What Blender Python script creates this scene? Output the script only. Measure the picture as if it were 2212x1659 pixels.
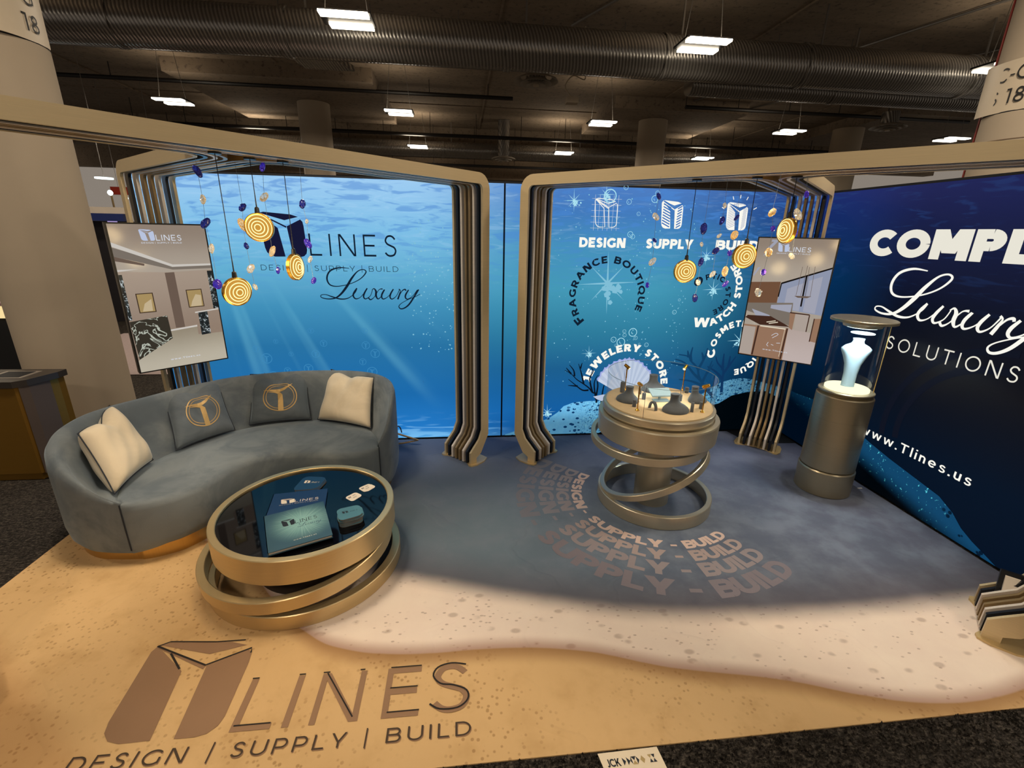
import bpy, bmesh, math, random
from mathutils import Vector, Matrix
random.seed(7)
PI = math.pi
for o in list(bpy.data.objects): bpy.data.objects.remove(o)
scene = bpy.context.scene
C = scene.collection

# ---------------------------------------------------------------- camera
def cam_matrix(yaw, pitch, roll, loc):
    f = Vector((math.sin(yaw)*math.cos(pitch), math.cos(yaw)*math.cos(pitch), -math.sin(pitch)))
    r = Vector((math.cos(yaw), -math.sin(yaw), 0)); u = r.cross(f)
    r2 = r*math.cos(roll)+u*math.sin(roll); u2 = -r*math.sin(roll)+u*math.cos(roll)
    m = Matrix((r2, u2, -f)).transposed().to_4x4(); m.translation = loc
    return m
cd = bpy.data.cameras.new('camera'); cam = bpy.data.objects.new('camera', cd); C.objects.link(cam)
cd.sensor_width = 36.0; cd.sensor_fit = 'HORIZONTAL'; cd.lens = 1001.5/2212*36.0; cd.clip_start = .05; cd.clip_end = 200
cam.matrix_world = cam_matrix(.11452, .31653, .02193, Vector((-3.434, -4.3706, 2.0172)))
scene.camera = cam

# ---------------------------------------------------------------- world, colour management, light
w = bpy.data.worlds.new('world'); scene.world = w; w.use_nodes = True
w.node_tree.nodes['Background'].inputs[0].default_value = (1.0, .86, .72, 1)
w.node_tree.nodes['Background'].inputs[1].default_value = .24
vs = scene.view_settings; vs.view_transform = 'Standard'; vs.look = 'None'; vs.gamma = 1; vs.use_curve_mapping = False
vs.exposure = 0.0
HALL_W = 31.0          # watts of each hall fixture near the booth
STRIP_E = 12.0         # emission of the visible fixture strips
def area(name, loc, sx, sy, watts, col, rot=(0, 0, 0), spread=PI):
    l = bpy.data.lights.new(name, 'AREA'); l.shape = 'RECTANGLE'; l.size = sx; l.size_y = sy
    l.energy = watts; l.color = col; l.spread = spread
    o = bpy.data.objects.new(name, l); C.objects.link(o); o.location = loc; o.rotation_euler = rot
    return o
def spot(name, loc, aim, watts, col, ang, blend=.4, size=.03):
    l = bpy.data.lights.new(name, 'SPOT'); l.energy = watts; l.color = col; l.spot_size = math.radians(ang); l.spot_blend = blend
    l.shadow_soft_size = size
    o = bpy.data.objects.new(name, l); C.objects.link(o); o.location = loc
    o.rotation_euler = (Vector(aim)-Vector(loc)).to_track_quat('-Z', 'Y').to_euler()
    return o
WARM = (1.0, .86, .69)
# hall fixtures directly above and behind the camera (outside the frame, same grid as the visible ones)
for fx, fy in ((-5.0, -1.6), (.35, -1.6), (-5.0, -6.9), (.35, -6.9), (-10.3, -1.6), (5.7, -1.6)):
    area('hall_light', (fx, fy, 4.78), .65, .42, HALL_W*3.2, WARM)
for fx in (-10.3, -5.0, .35, 5.7):
    for fy in (3.7, 9.1, 14.2, 20.):
        area('hall_light', (fx, fy, 4.72), .65, .42, HALL_W*(2.2 if fy < 10 else 3.5), WARM)
        area('added_uplight', (fx, fy, 4.88), .65, .42, 8. if fy < 10 else 20., (1., .84, .64), (PI, 0, 0))  # upward light added above the fixtures to brighten slab and ducts

spot('added_pool_spot', (-.385, -1.2, 4.8), (-.385, -1.2, 0), 170, (.92, .95, 1.), 32, .9, .03)  # added lamp without a fixture, casts the pool and round shadow at the plinth

# ---------------------------------------------------------------- material helpers
def S(r, g, b):
    f = lambda c: (c/255/12.92) if c/255 <= .04045 else ((c/255+.055)/1.055)**2.4
    return (f(r), f(g), f(b), 1.0)
class NT:
    def __init__(s, name):
        s.m = bpy.data.materials.new(name); s.m.use_nodes = True; s.t = s.m.node_tree; s.n = s.t.nodes; s.l = s.t.links
        s.b = s.n['Principled BSDF']
    def new(s, typ, **k):
        n = s.n.new(typ)
        for a, v in k.items(): setattr(n, a, v)
        return n
    def put(s, sock, v):
        if isinstance(v, bpy.types.NodeSocket): s.l.new(v, sock)
        elif v is not None: sock.default_value = v
    def math(s, op, a, b=None, c=None, clamp=False):
        n = s.new('ShaderNodeMath', operation=op, use_clamp=clamp)
        for i, v in enumerate((a, b, c)):
            if v is not None: s.put(n.inputs[i], v)
        return n.outputs[0]
    def pos(s):
        g = s.new('ShaderNodeNewGeometry'); x = s.new('ShaderNodeSeparateXYZ'); s.l.new(g.outputs['Position'], x.inputs[0])
        return g.outputs['Position'], x.outputs[0], x.outputs[1], x.outputs[2]
    def objco(s):
        g = s.new('ShaderNodeTexCoord'); return g.outputs['Object']
    def xyz(s, x, y, z):
        n = s.new('ShaderNodeCombineXYZ')
        for i, v in enumerate((x, y, z)): s.put(n.inputs[i], v)
        return n.outputs[0]
    def maprange(s, v, a, b, c=0., d=1., smooth=True):
        n = s.new('ShaderNodeMapRange', interpolation_type='SMOOTHSTEP' if smooth else 'LINEAR')
        s.put(n.inputs[0], v)
        for i, q in enumerate((a, b, c, d)): n.inputs[i+1].default_value = q
        return n.outputs[0]
    def noise(s, vec, scale, detail=3., rough=.5, dist=0.):
        n = s.new('ShaderNodeTexNoise'); s.put(n.inputs['Vector'], vec); n.inputs['Scale'].default_value = scale
        n.inputs['Detail'].default_value = detail; n.inputs['Roughness'].default_value = rough; n.inputs['Distortion'].default_value = dist
        return n.outputs[0]
    def voronoi(s, vec, scale, feature='F1', rnd=1.):
        n = s.new('ShaderNodeTexVoronoi', feature=feature); s.put(n.inputs['Vector'], vec); n.inputs['Scale'].default_value = scale
        n.inputs['Randomness'].default_value = rnd
        return n.outputs['Distance']
    def scale(s, vec, sc):
        n = s.new('ShaderNodeMapping'); s.put(n.inputs[0], vec); n.inputs['Scale'].default_value = sc; return n.outputs[0]
    def ramp(s, v, stops, interp='LINEAR'):
        n = s.new('ShaderNodeValToRGB'); s.put(n.inputs[0], v); cr = n.color_ramp; cr.interpolation = interp
        while len(cr.elements) < len(stops): cr.elements.new(.5)
        for e, (p, c) in zip(cr.elements, stops): e.position = p
        for e, (p, c) in zip(cr.elements, stops): e.position = p; e.color = c
        return n.outputs[0]
    def mix(s, f, a, b, typ='MIX'):
        n = s.new('ShaderNodeMix', data_type='RGBA', blend_type=typ)
        s.put(n.inputs[0], f); s.put(n.inputs[6], a); s.put(n.inputs[7], b)
        return n.outputs[2]
    def bump(s, h, strength=.3, dist=.01):
        n = s.new('ShaderNodeBump'); s.put(n.inputs['Height'], h); n.inputs['Strength'].default_value = strength
        n.inputs['Distance'].default_value = dist; s.l.new(n.outputs[0], s.b.inputs['Normal'])
    def base(s, c=None, rough=None, metal=None, emis=None, es=None, spec=None):
        for k, v in (('Base Color', c), ('Roughness', rough), ('Metallic', metal), ('Emission Color', emis), ('Emission Strength', es), ('Specular IOR Level', spec)):
            if v is not None: s.put(s.b.inputs[k], v)
        return s.m
def flat(name, c, rough=.6, metal=0., var=.06, scale=8., spec=None, bump=0.):
    t = NT(name); n = t.noise(t.objco(), scale, 4.)
    a = tuple(min(1, x*(1-var)) for x in c[:3])+(1,); b = tuple(min(1, x*(1+var)) for x in c[:3])+(1,)
    t.base(t.mix(n, a, b), rough, metal, spec=spec)
    if bump: t.bump(n, bump, .004)
    return t.m
def glow(name, c, strength=1., base=(0, 0, 0, 1)):
    t = NT(name); t.base(base, .6, 0., c, strength, spec=.05); return t.m

M = {}
def metal_mat(name, c, rough, metal=.85, brush=(1, 1, 60)):
    t = NT(name); v = t.scale(t.objco(), brush); n = t.noise(v, 6., 3.)
    t.base(t.mix(n, tuple(x*.9 for x in c[:3])+(1,), tuple(min(1, x*1.1) for x in c[:3])+(1,)),
           t.maprange(n, 0, 1, rough*.85, rough*1.15, False), metal)
    return t.m
M['gold'] = metal_mat('champagne_gold', S(206, 180, 130), .42, .45)
M['beam_gold'] = metal_mat('arch_gold', S(208, 186, 144), .42, .3)
M['band_dark'] = metal_mat('arch_black', S(32, 33, 38), .34, .3)
M['band_light'] = metal_mat('arch_champagne', S(226, 212, 194), .4, .15)
M['band_bronze'] = metal_mat('arch_bronze', S(150, 124, 84), .36, .35)
M['table_gold'] = metal_mat('satin_gold', S(210, 186, 138), .36, .68)
M['stand_gold'] = metal_mat('satin_bronze', S(196, 184, 158), .34, .75)
M['plinth_metal'] = metal_mat('plinth_bronze', S(168, 156, 130), .36, .78)
M['brass'] = metal_mat('brushed_brass', S(206, 168, 100), .32, .8, (40, 40, 1))
M['lamp_brass'] = metal_mat('lamp_brass', S(200, 150, 60), .25, .9)
M['black'] = flat('black_plastic', S(18, 17, 18), .35)
M['mattblack'] = flat('matt_black', S(10, 10, 12), .7)
M['added_core'] = flat('added_core_dark', S(48, 38, 30), .6)
M['cord'] = flat('black_cord', S(16, 18, 26), .6)
M['string'] = flat('clear_string', S(120, 130, 140), .4)
M['column'] = flat('painted_concrete', S(176, 160, 138), .75, var=.05, scale=3., bump=.05)
M['label'] = flat('column_label', S(206, 190, 165), .45)
M['darktext'] = flat('dark_lettering', S(26, 24, 24), .6)
M['redtrim'] = flat('red_trim', S(120, 32, 22), .6)

def velvet(name, c, c2):
    t = NT(name); o = t.objco(); n = t.noise(o, 3.2, 4., .6, .6); n2 = t.noise(o, 180., 2.)
    t.base(t.mix(t.maprange(n, .35, .68), c, c2), .85, 0., spec=.15)
    t.b.inputs['Sheen Weight'].default_value = .55; t.b.inputs['Sheen Roughness'].default_value = .45
    t.b.inputs['Sheen Tint'].default_value = S(190, 205, 215)
    t.bump(t.math('ADD', n2, t.math('MULTIPLY', n, 3.)), .12, .004)
    return t.m
M['sofa'] = velvet('grey_blue_velvet', S(92, 100, 106), S(122, 128, 130))
M['pillow_blue'] = velvet('slate_velvet', S(84, 92, 98), S(104, 110, 114))
M['pillow_cream'] = velvet('cream_velvet', S(206, 190, 162), S(222, 206, 178))
M['bust'] = velvet('grey_suede', S(76, 78, 82), S(92, 94, 98))
M['piping'] = flat('navy_piping', S(28, 34, 44), .7)
M['embroidery'] = flat('gold_embroidery', S(186, 152, 92), .45, .2)
M['sand_pad'] = flat('sand_suede', S(208, 180, 140), .9, var=.12, scale=20.)

t = NT('clear_glass')
gl = t.new('ShaderNodeBsdfGlass'); gl.inputs['Roughness'].default_value = 0.; gl.inputs['IOR'].default_value = 1.45
tr = t.new('ShaderNodeBsdfTransparent'); tr.inputs[0].default_value = (.95, .98, .98, 1)
gs = t.new('ShaderNodeBsdfGlossy'); gs.inputs['Roughness'].default_value = .02
fr = t.new('ShaderNodeFresnel'); fr.inputs[0].default_value = 1.3
mx = t.new('ShaderNodeMixShader'); t.l.new(t.math('MINIMUM', t.math('MULTIPLY', fr.outputs[0], .6), .22), mx.inputs[0]); t.l.new(tr.outputs[0], mx.inputs[1]); t.l.new(gs.outputs[0], mx.inputs[2])
t.l.new(mx.outputs[0], t.n['Material Output'].inputs[0]); M['glass'] = t.m
def crystal(name, c, inner):
    t = NT(name); t.base(c, .04, 0., inner, .35)
    t.b.inputs['Transmission Weight'].default_value = .75; t.b.inputs['IOR'].default_value = 1.5
    return t.m
M['cry_clear'] = crystal('clear_crystal', (.95, .92, .85, 1), S(140, 120, 90))
M['cry_amber'] = crystal('amber_crystal', (.95, .78, .5, 1), S(170, 120, 50))
M['cry_navy'] = crystal('navy_crystal', (.04, .05, .28, 1), S(18, 18, 70))
M['cry_purple'] = crystal('purple_crystal', (.12, .06, .5, 1), S(50, 30, 130))
M['lamp_glow'] = glow('lamp_glow', S(255, 240, 170), 1.4)
M['lamp_amber'] = glow('lamp_amber', S(214, 156, 64), .9)
M['strip'] = glow('fixture_strip', S(255, 240, 214), STRIP_E)
M['strip_far'] = glow('fixture_strip_far', S(255, 244, 224), 6.)
M['led_disc'] = glow('led_disc', S(226, 250, 250), 3.)
M['led_warm'] = glow('led_warm', S(255, 246, 205), 1.3)
M['white_glow'] = glow('lit_white', S(250, 248, 238), 1.)
M['cream_glow'] = glow('lit_cream', S(232, 228, 214), 1.)
M['navy_glow'] = glow('lit_navy', S(20, 22, 52), 1.)
M['ink'] = glow('lit_ink', S(14, 30, 48), 1.)
M['sparkle'] = glow('lit_sparkle', S(170, 225, 240), 1.)
M['sparkle_dim'] = glow('lit_sparkle_dim', S(128, 190, 214), 1.)
M['coral_dark'] = glow('lit_coral_dark', S(8, 20, 34), 1.)
M['coral_blue'] = glow('lit_coral_blue', S(16, 62, 100), 1.)
M['coral_deep'] = glow('lit_coral_deep', S(14, 52, 92), 1.)
M['shell_a'] = glow('lit_shell_a', S(198, 208, 228), 1.)
M['shell_b'] = glow('lit_shell_b', S(182, 194, 218), 1.)
M['shell_rim'] = glow('lit_shell_rim', S(160, 170, 226), 1.)
M['y_bubble'] = glow('lit_bubble_mark', S(60, 136, 186), 1.)

# ---------------------------------------------------------------- mesh helpers
class MB:
    def __init__(s): s.v = []; s.f = []; s.mi = []; s.cur = 0
    def add(s, vs, fs):
        b = len(s.v); s.v += [tuple(v) for v in vs]
        for f in fs: s.f.append(tuple(b+i for i in f)); s.mi.append(s.cur)
        return s
    def box(s, x0, y0, z0, x1, y1, z1):
        vs = [(x, y, z) for z in (z0, z1) for y in (y0, y1) for x in (x0, x1)]
        return s.add(vs, [(0, 2, 3, 1), (4, 5, 7, 6), (0, 1, 5, 4), (2, 6, 7, 3), (0, 4, 6, 2), (1, 3, 7, 5)])
    def prism(s, poly, z0, z1, mp=None):
        n = len(poly); mp = mp or (lambda x, y, z: (x, y, z))
        vs = [mp(x, y, z0) for x, y in poly]+[mp(x, y, z1) for x, y in poly]
        fs = [tuple(range(n))[::-1], tuple(range(n, 2*n))]+[(i, (i+1) % n, n+(i+1) % n, n+i) for i in range(n)]
        return s.add(vs, fs)
    def lathe(s, prof, c=(0, 0, 0), n=48, tilt=(0, 0), close=False, cap=True):
        # prof list of (r, z); closed loop if close
        a, b = tilt; vs = []; m = len(prof)
        nn = Vector((-a, -b, 1)).normalized(); ux = Vector((1, 0, a)).normalized(); uy = nn.cross(ux)
        cc = Vector(c)
        for r, z in prof:
            for k in range(n):
                t = 2*PI*k/n; vs.append(cc+ux*(r*math.cos(t))+uy*(r*math.sin(t))+nn*z)
        fs = []
        for i in range(m if close else m-1):
            j = (i+1) % m
            for k in range(n):
                q = (k+1) % n; fs.append((i*n+k, i*n+q, j*n+q, j*n+k))
        if not close and cap:
            if prof[0][0] > 1e-6: fs.append(tuple(range(n))[::-1])
            if prof[-1][0] > 1e-6: fs.append(tuple((m-1)*n+k for k in range(n)))
        return s.add(vs, fs)
    def ring(s, c, ro, wdt, h, tilt=(0, 0), n=72, bev=.004):
        ri = ro-wdt; b = bev
        return s.lathe([(ri, b), (ri+b, 0), (ro-b, 0), (ro, b), (ro, h-b), (ro-b, h), (ri+b, h), (ri, h-b)], c, n, tilt, True)
    def cyl(s, c, r, h, n=24, tilt=(0, 0), bev=0.):
        if bev: return s.lathe([(r-bev, 0), (r, bev), (r, h-bev), (r-bev, h)], c, n, tilt)
        return s.lathe([(r, 0), (r, h)], c, n, tilt)
    def tube(s, pts, r, n=8, cap=True):
        pts = [Vector(p) for p in pts]; vs = []; m = len(pts); rr = r if isinstance(r, (list, tuple)) else [r]*m
        up = None
        for i, p in enumerate(pts):
            d = (pts[min(i+1, m-1)]-pts[max(i-1, 0)]).normalized()
            if up is None:
                up = d.orthogonal().normalized()
            else:
                up = (up-d*up.dot(d)); up = up.normalized() if up.length > 1e-6 else d.orthogonal().normalized()
            s2 = d.cross(up)
            for k in range(n):
                t = 2*PI*k/n; vs.append(p+up*(rr[i]*math.cos(t))+s2*(rr[i]*math.sin(t)))
        fs = [(i*n+k, i*n+(k+1) % n, (i+1)*n+(k+1) % n, (i+1)*n+k) for i in range(m-1) for k in range(n)]
        if cap: fs += [tuple(range(n))[::-1], tuple((m-1)*n+k for k in range(n))]
        return s.add(vs, fs)
    def grid(s, fn, nu, nv, wrapu=False, wrapv=False):
        vs = [fn(i/(nu if wrapu else nu-1), j/(nv if wrapv else nv-1)) for j in range(nv) for i in range(nu)]
        fs = []
        for j in range(nv if wrapv else nv-1):
            for i in range(nu if wrapu else nu-1):
                i2 = (i+1) % nu; j2 = (j+1) % nv; fs.append((j*nu+i, j*nu+i2, j2*nu+i2, j2*nu+i))
        return s.add(vs, fs)
    def polys(s, ps, mp, step=(0, 0, 0)):
        for k, p in enumerate(ps): s.add([tuple(c+d*k for c, d in zip(mp(x, y), step)) for x, y in p], [tuple(range(len(p)))])
        return s
    def blob(s, c, rx, ry, rz, seed=0, n=7, m=5, rough=.25, rot=0.):
        rn = random.Random(seed); vs = [(0, 0, rz)]; 
        for j in range(1, m):
            ph = PI*j/m
            for i in range(n):
                t = 2*PI*(i+.5*(j % 2))/n; k = 1+rn.uniform(-rough, rough)
                vs.append((rx*k*math.sin(ph)*math.cos(t), ry*k*math.sin(ph)*math.sin(t), rz*math.cos(ph)*(1+rn.uniform(-rough, rough)*.5)))
        vs.append((0, 0, -rz)); L = len(vs)-1
        cr, sr = math.cos(rot), math.sin(rot)
        vs = [(c[0]+x*cr-z*sr, c[1]+y, c[2]+x*sr+z*cr) for x, y, z in vs]
        fs = [(0, 1+i, 1+(i+1) % n) for i in range(n)]
        for j in range(m-2):
            for i in range(n):
                a = 1+j*n+i; b = 1+j*n+(i+1) % n; c2 = 1+(j+1)*n+i; d = 1+(j+1)*n+(i+1) % n
                fs += [(a, c2, b), (b, c2, d)]
        fs += [(1+(m-2)*n+i, L, 1+(m-2)*n+(i+1) % n) for i in range(n)]
        return s.add(vs, fs)
    def build(s, name, mat, parent=None, smooth=False, recalc=True, ang=40):
        me = bpy.data.meshes.new(name); me.from_pydata(s.v, [], s.f)
        mats = mat if isinstance(mat, (list, tuple)) else [mat]
        for m in mats: me.materials.append(M[m] if isinstance(m, str) else m)
        for p, k in zip(me.polygons, s.mi): p.material_index = k
        if recalc:
            bm = bmesh.new(); bm.from_mesh(me); bmesh.ops.recalc_face_normals(bm, faces=bm.faces); bm.to_mesh(me); bm.free()
        if smooth:
            me.shade_smooth(); me.set_sharp_from_angle(angle=math.radians(ang))
        o = bpy.data.objects.new(name, me); C.objects.link(o)
        if parent:
            o.parent = parent
            bl = Vector((0, 0, 0)); p = parent
            mw = Matrix.Identity(4); chain = []
            while p: chain.append(p); p = p.parent
            for q in reversed(chain): mw = mw @ Matrix.LocRotScale(q.location, q.rotation_euler, q.scale)
            o.matrix_basis = mw.inverted()          # meshes are written in room coordinates
        return o
def tag(o, label=None, cat=None, group=None, kind=None):
    for k, v in (('label', label), ('category', cat), ('group', group), ('kind', kind)):
        if v: o[k] = v
    return o
def thing(name, label, cat, loc, group=None):
    o = bpy.data.objects.new(name, None); C.objects.link(o); o.location = loc; o.empty_display_size = .1
    return tag(o, label, cat, group)

def catmull(P, n=8, closed=False):
    out = []; m = len(P)
    g = (lambda i: P[i % m]) if closed else (lambda i: P[max(0, min(m-1, i))])
    for i in range(m if closed else m-1):
        p0, p1, p2, p3 = g(i-1), g(i), g(i+1), g(i+2)
        for k in range(n):
            t = k/n
            out.append(tuple(.5*((2*b)+(-a+c)*t+(2*a-5*b+4*c-d)*t*t+(-a+3*b-3*c+d)*t**3) for a, b, c, d in zip(p0, p1, p2, p3)))
    if not closed: out.append(tuple(P[-1]))
    return out

# ---------------------------------------------------------------- lettering (stroke font drawn here)
def ribbon(pts, w0, closed=False):
    """quads along a 2-D polyline; w0 number or list of widths"""
    n = len(pts); L = []; R = []
    for i in range(n):
        a = pts[(i-1) % n] if closed else pts[max(i-1, 0)]; b = pts[(i+1) % n] if closed else pts[min(i+1, n-1)]
        dx, dy = b[0]-a[0], b[1]-a[1]; d = math.hypot(dx, dy) or 1; ww = (w0[i] if isinstance(w0, (list, tuple)) else w0)/2
        nx, ny = -dy/d*ww, dx/d*ww
        L.append((pts[i][0]+nx, pts[i][1]+ny)); R.append((pts[i][0]-nx, pts[i][1]-ny))
    return [[L[i], L[(i+1) % n], R[(i+1) % n], R[i]] for i in range(n if closed else n-1)]
def rc(x0, y0, x1, y1): return [[(x0, y0), (x1, y0), (x1, y1), (x0, y1)]]
def pr(x0, y0, x1, y1, hw):
    h = hw/2; return [[(x0-h, y0), (x0+h, y0), (x1+h, y1), (x1-h, y1)]]
def arc(cx, cy, rx, ry, a0, a1, w, n=None):
    n = n or max(6, int(abs(a1-a0)/14))
    return ribbon([(cx+rx*math.cos(math.radians(a0+(a1-a0)*i/n)), cy+ry*math.sin(math.radians(a0+(a1-a0)*i/n))) for i in range(n+1)], w)
def glyph(ch, w):
    h = w/2; r = .5-h
    if ch == 'D': a = .86-.5; return rc(0, 0, w, 1)+rc(w, 0, a, w)+rc(w, 1-w, a, 1)+arc(a, .5, r, r, -90, 90, w), .86
    if ch == 'E': return rc(0, 0, w, 1)+rc(w, 0, .66, w)+rc(w, 1-w, .66, 1)+rc(w, .5-h, .60, .5+h), .68
    if ch == 'F': return rc(0, 0, w, 1)+rc(w, 1-w, .66, 1)+rc(w, .48-h, .60, .48+h), .66
    if ch == 'L': return rc(0, 0, w, 1)+rc(w, 0, .62, w), .62
    if ch == 'I': return rc(0, 0, w, 1), w
    if ch == '1': return rc(.22, 0, .22+w, 1)+rc(.02, 1-w, .22, 1), .30+w
    if ch == '|': return rc(0, -.2, w*.8, 1.15), w*.8
    if ch == '/': return pr(-.1, -.2, .2, 1.15, w), .1
    if ch == '-': return rc(0, .42-h*.8, .34, .42+h*.8), .34
    if ch == '.': return rc(0, 0, w*1.1, w*1.1), w*1.1
    if ch == ' ': return [], .32
    if ch == 'T': return rc(0, 1-w, .76, 1)+rc(.38-h, 0, .38+h, 1-w), .76
    if ch == 'H': return rc(0, 0, w, 1)+rc(.84-w, 0, .84, 1)+rc(w, .5-h, .84-w, .5+h), .84
    if ch == 'N': return rc(0, 0, w, 1)+rc(.88-w, 0, .88, 1)+pr(.88-w*.75, 0, w*.75, 1, w*1.35), .88
    if ch == 'M': return rc(0, 0, w, 1)+rc(1.04-w, 0, 1.04, 1)+pr(.52, .22, w*.7, 1, w*1.3)+pr(.52, .22, 1.04-w*.7, 1, w*1.3), 1.04
    if ch == 'W': return pr(.34, 0, h, 1, w*1.08)+pr(.34, 0, .68, 1, w*1.08)+pr(1.02, 0, .68, 1, w*1.08)+pr(1.02, 0, 1.36-h, 1, w*1.08), 1.36
    if ch == 'A': return pr(h, 0, .48, 1, w*1.12)+pr(.96-h, 0, .48, 1, w*1.12)+rc(.2, .24, .76, .24+w*.85), .96
    if ch == 'V': return pr(.45, 0, h, 1, w*1.12)+pr(.45, 0, .9-h, 1, w*1.12), .9
    if ch == 'Y': return rc(.42-h, 0, .42+h, .42)+pr(.42, .36, h, 1, w*1.2)+pr(.42, .36, .84-h, 1, w*1.2), .84
    if ch == 'K': return rc(0, 0, w, 1)+pr(w*.8, .34, .78-h, 1, w*1.35)+pr(.80-h, 0, .34, .62, w*1.3), .80
    if ch == 'U':
        ry = .36; rx = .42-h; return rc(0, .36, w, 1)+rc(.84-w, .36, .84, 1)+arc(.42, .36, rx, ry-h, 180, 360, w), .84
    if ch == 'J': return rc(.50-w, .3, .50, 1)+rc(.1, 1-w, .5-w, 1)+arc(.22, .3, .28-h, .3-h, 215, 360, w), .50
    if ch in 'PR':
        b = .33 if ch == 'P' else .33; ry = b; cy = 1-ry; a = .74-ry
        g = rc(0, 0, w, 1)+rc(w, 1-w, a, 1)+rc(w, 1-2*ry, a, 1-2*ry+w)+arc(a, cy, ry-h, ry-h, -90, 90, w)
        if ch == 'R': g += pr(.76-h*1.1, 0, .42, 1-2*ry+w*.5, w*1.25); return g, .78
        return g, .74
    if ch == 'B':
        g = rc(0, 0, w, 1)+rc(w, 1-w, .48, 1)+rc(w, .52-h, .5, .52+h)+rc(w, 0, .5, w)
        r1 = (1-.52+h)/2; r2 = (.52+h)/2
        return g+arc(.48, 1-r1, r1-h, r1-h, -90, 90, w)+arc(.50, r2, r2-h, r2-h, -90, 90, w), .79
    if ch in 'OQ':
        g = arc(.52, .5, .52-h, r, 0, 360, w, 32)
        if ch == 'Q': g += pr(.92, -.16, .58, .2, w*1.3)
        return g, 1.04
    if ch == 'C': return arc(.52, .5, .52-h, r, 42, 318, w, 24), .92
    if ch == 'G': return arc(.52, .5, .52-h, r, 42, 322, w, 24)+rc(.92-w, .1, .92, .5)+([] if w < .12 else rc(.62, .5-w*.8, .92, .5)), .94
    if ch == 'j': return rc(.50-w, .3, .50, 1)+arc(.22, .3, .28-h, .3-h, 215, 360, w), .50
    if ch == '8': return arc(.33, .74, .26-h, .26-h, 0, 360, w, 20)+arc(.33, .27, .31-h, .28-h, 0, 360, w, 20), .66
    if ch in 'Ss':
        k = 1. if ch == 'S' else .72; e = h
        P = [(.62, .83), (.50, .95), (.35, 1.0), (.16, .95), (.06, .76), (.16, .60), (.36, .51), (.56, .42), (.64, .25), (.54, .06), (.32, 0), (.15, .04), (.02, .16)]
        P = [(e+x*(.68-2*e)/.66, e+y*(1-2*e)) for x, y in P]
        if k < 1: P = [(x*.78, y*k) for x, y in P]
        return ribbon(catmull(P, 4), w*(1 if k == 1 else .9)), .68*(1 if k == 1 else .78)
    x = .72   # lower case
    if ch == 'w': return pr(.26, 0, h, x, w)+pr(.26, 0, .5, x, w)+pr(.74, 0, .5, x, w)+pr(.74, 0, 1.0-h, x, w), 1.0
    if ch == 'l': return rc(0, 0, w, 1.02), w
    if ch == 'i': return rc(0, 0, w, x)+rc(0, .88, w, .88+w), w
    if ch == 'n': return rc(0, 0, w, x)+rc(.54-w, 0, .54, .46)+arc(.27, x-.27, .27-h, .27-h, 0, 180, w), .54
    if ch == 'u': return rc(0, .27, w, x)+rc(.54-w, 0, .54, x)+arc(.27, .27, .27-h, .27-h, 180, 360, w), .54
    if ch == 'e': return arc(.32, x/2, .32-h, x/2-h, 0, 318, w, 20)+rc(w*.5, x/2-h*.8, .64-w*.4, x/2+h*.8), .64
    return [], .3
def layout(txt, wt, track=.12, caps=None):
    """list of (polys, x0, adv); caps: size of the letters that do not start a word"""
    out = []; x = 0; first = True
    for ch in txt:
        k = 1. if (caps is None or first or ch == ' ') else caps
        g, a = glyph(ch, wt/k*(1 if caps is None else (1.0 if k == 1 else .95*k)) if k != 1 else wt)
        g = [[(px*k, py*k) for px, py in p] for p in g]
        out.append((g, x, a*k)); x += a*k+track*k
        first = False
    return out, x-track
def text_glyphs(txt, x0, y0, x1, h, wt, track=.12, shear=0., caps=None):
    L, W = layout(txt, wt, track, caps); sx = (x1-x0)/W
    return [[[(x0+(ox+px)*sx+shear*py*h, y0+py*h) for px, py in p] for p in g] for g, ox, a in L if g]
def text_line(*a, **k): return [p for g in text_glyphs(*a, **k) for p in g]
def text_arc(*a, **k): return [p for g in arc_glyphs(*a, **k) for p in g]
def arc_glyphs(txt, cx, cy, r, a0, a1, h, wt, track=.14, caps=None, inward=False):
    """text from angle a0 to a1 (degrees). outward tops when going clockwise, inward tops when counter-clockwise"""
    L, W = layout(txt, wt, track, caps); out = []
    for g, ox, a in L:
        m = (ox+a/2)/W; an = math.radians(a0+(a1-a0)*m); k = abs(math.radians(a1-a0))*r/W; cur = []
        for p in g:
            q = []
            for px, py in p:
                dx = (px-a/2)*k; dy = py*h
                if not inward:   # clockwise, up = outward
                    ux, uy = math.cos(an), math.sin(an); tx, ty = uy, -ux
                    q.append((cx+ux*(r+dy)+tx*dx, cy+uy*(r+dy)+ty*dx))
                else:            # counter-clockwise, up = towards the centre
                    ux, uy = -math.cos(an), -math.sin(an); tx, ty = uy, -ux
                    q.append((cx-ux*(r-dy)+tx*dx, cy-uy*(r-dy)+ty*dx))
            cur.append(q)
        if cur: out.append(cur)
    return out
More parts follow.
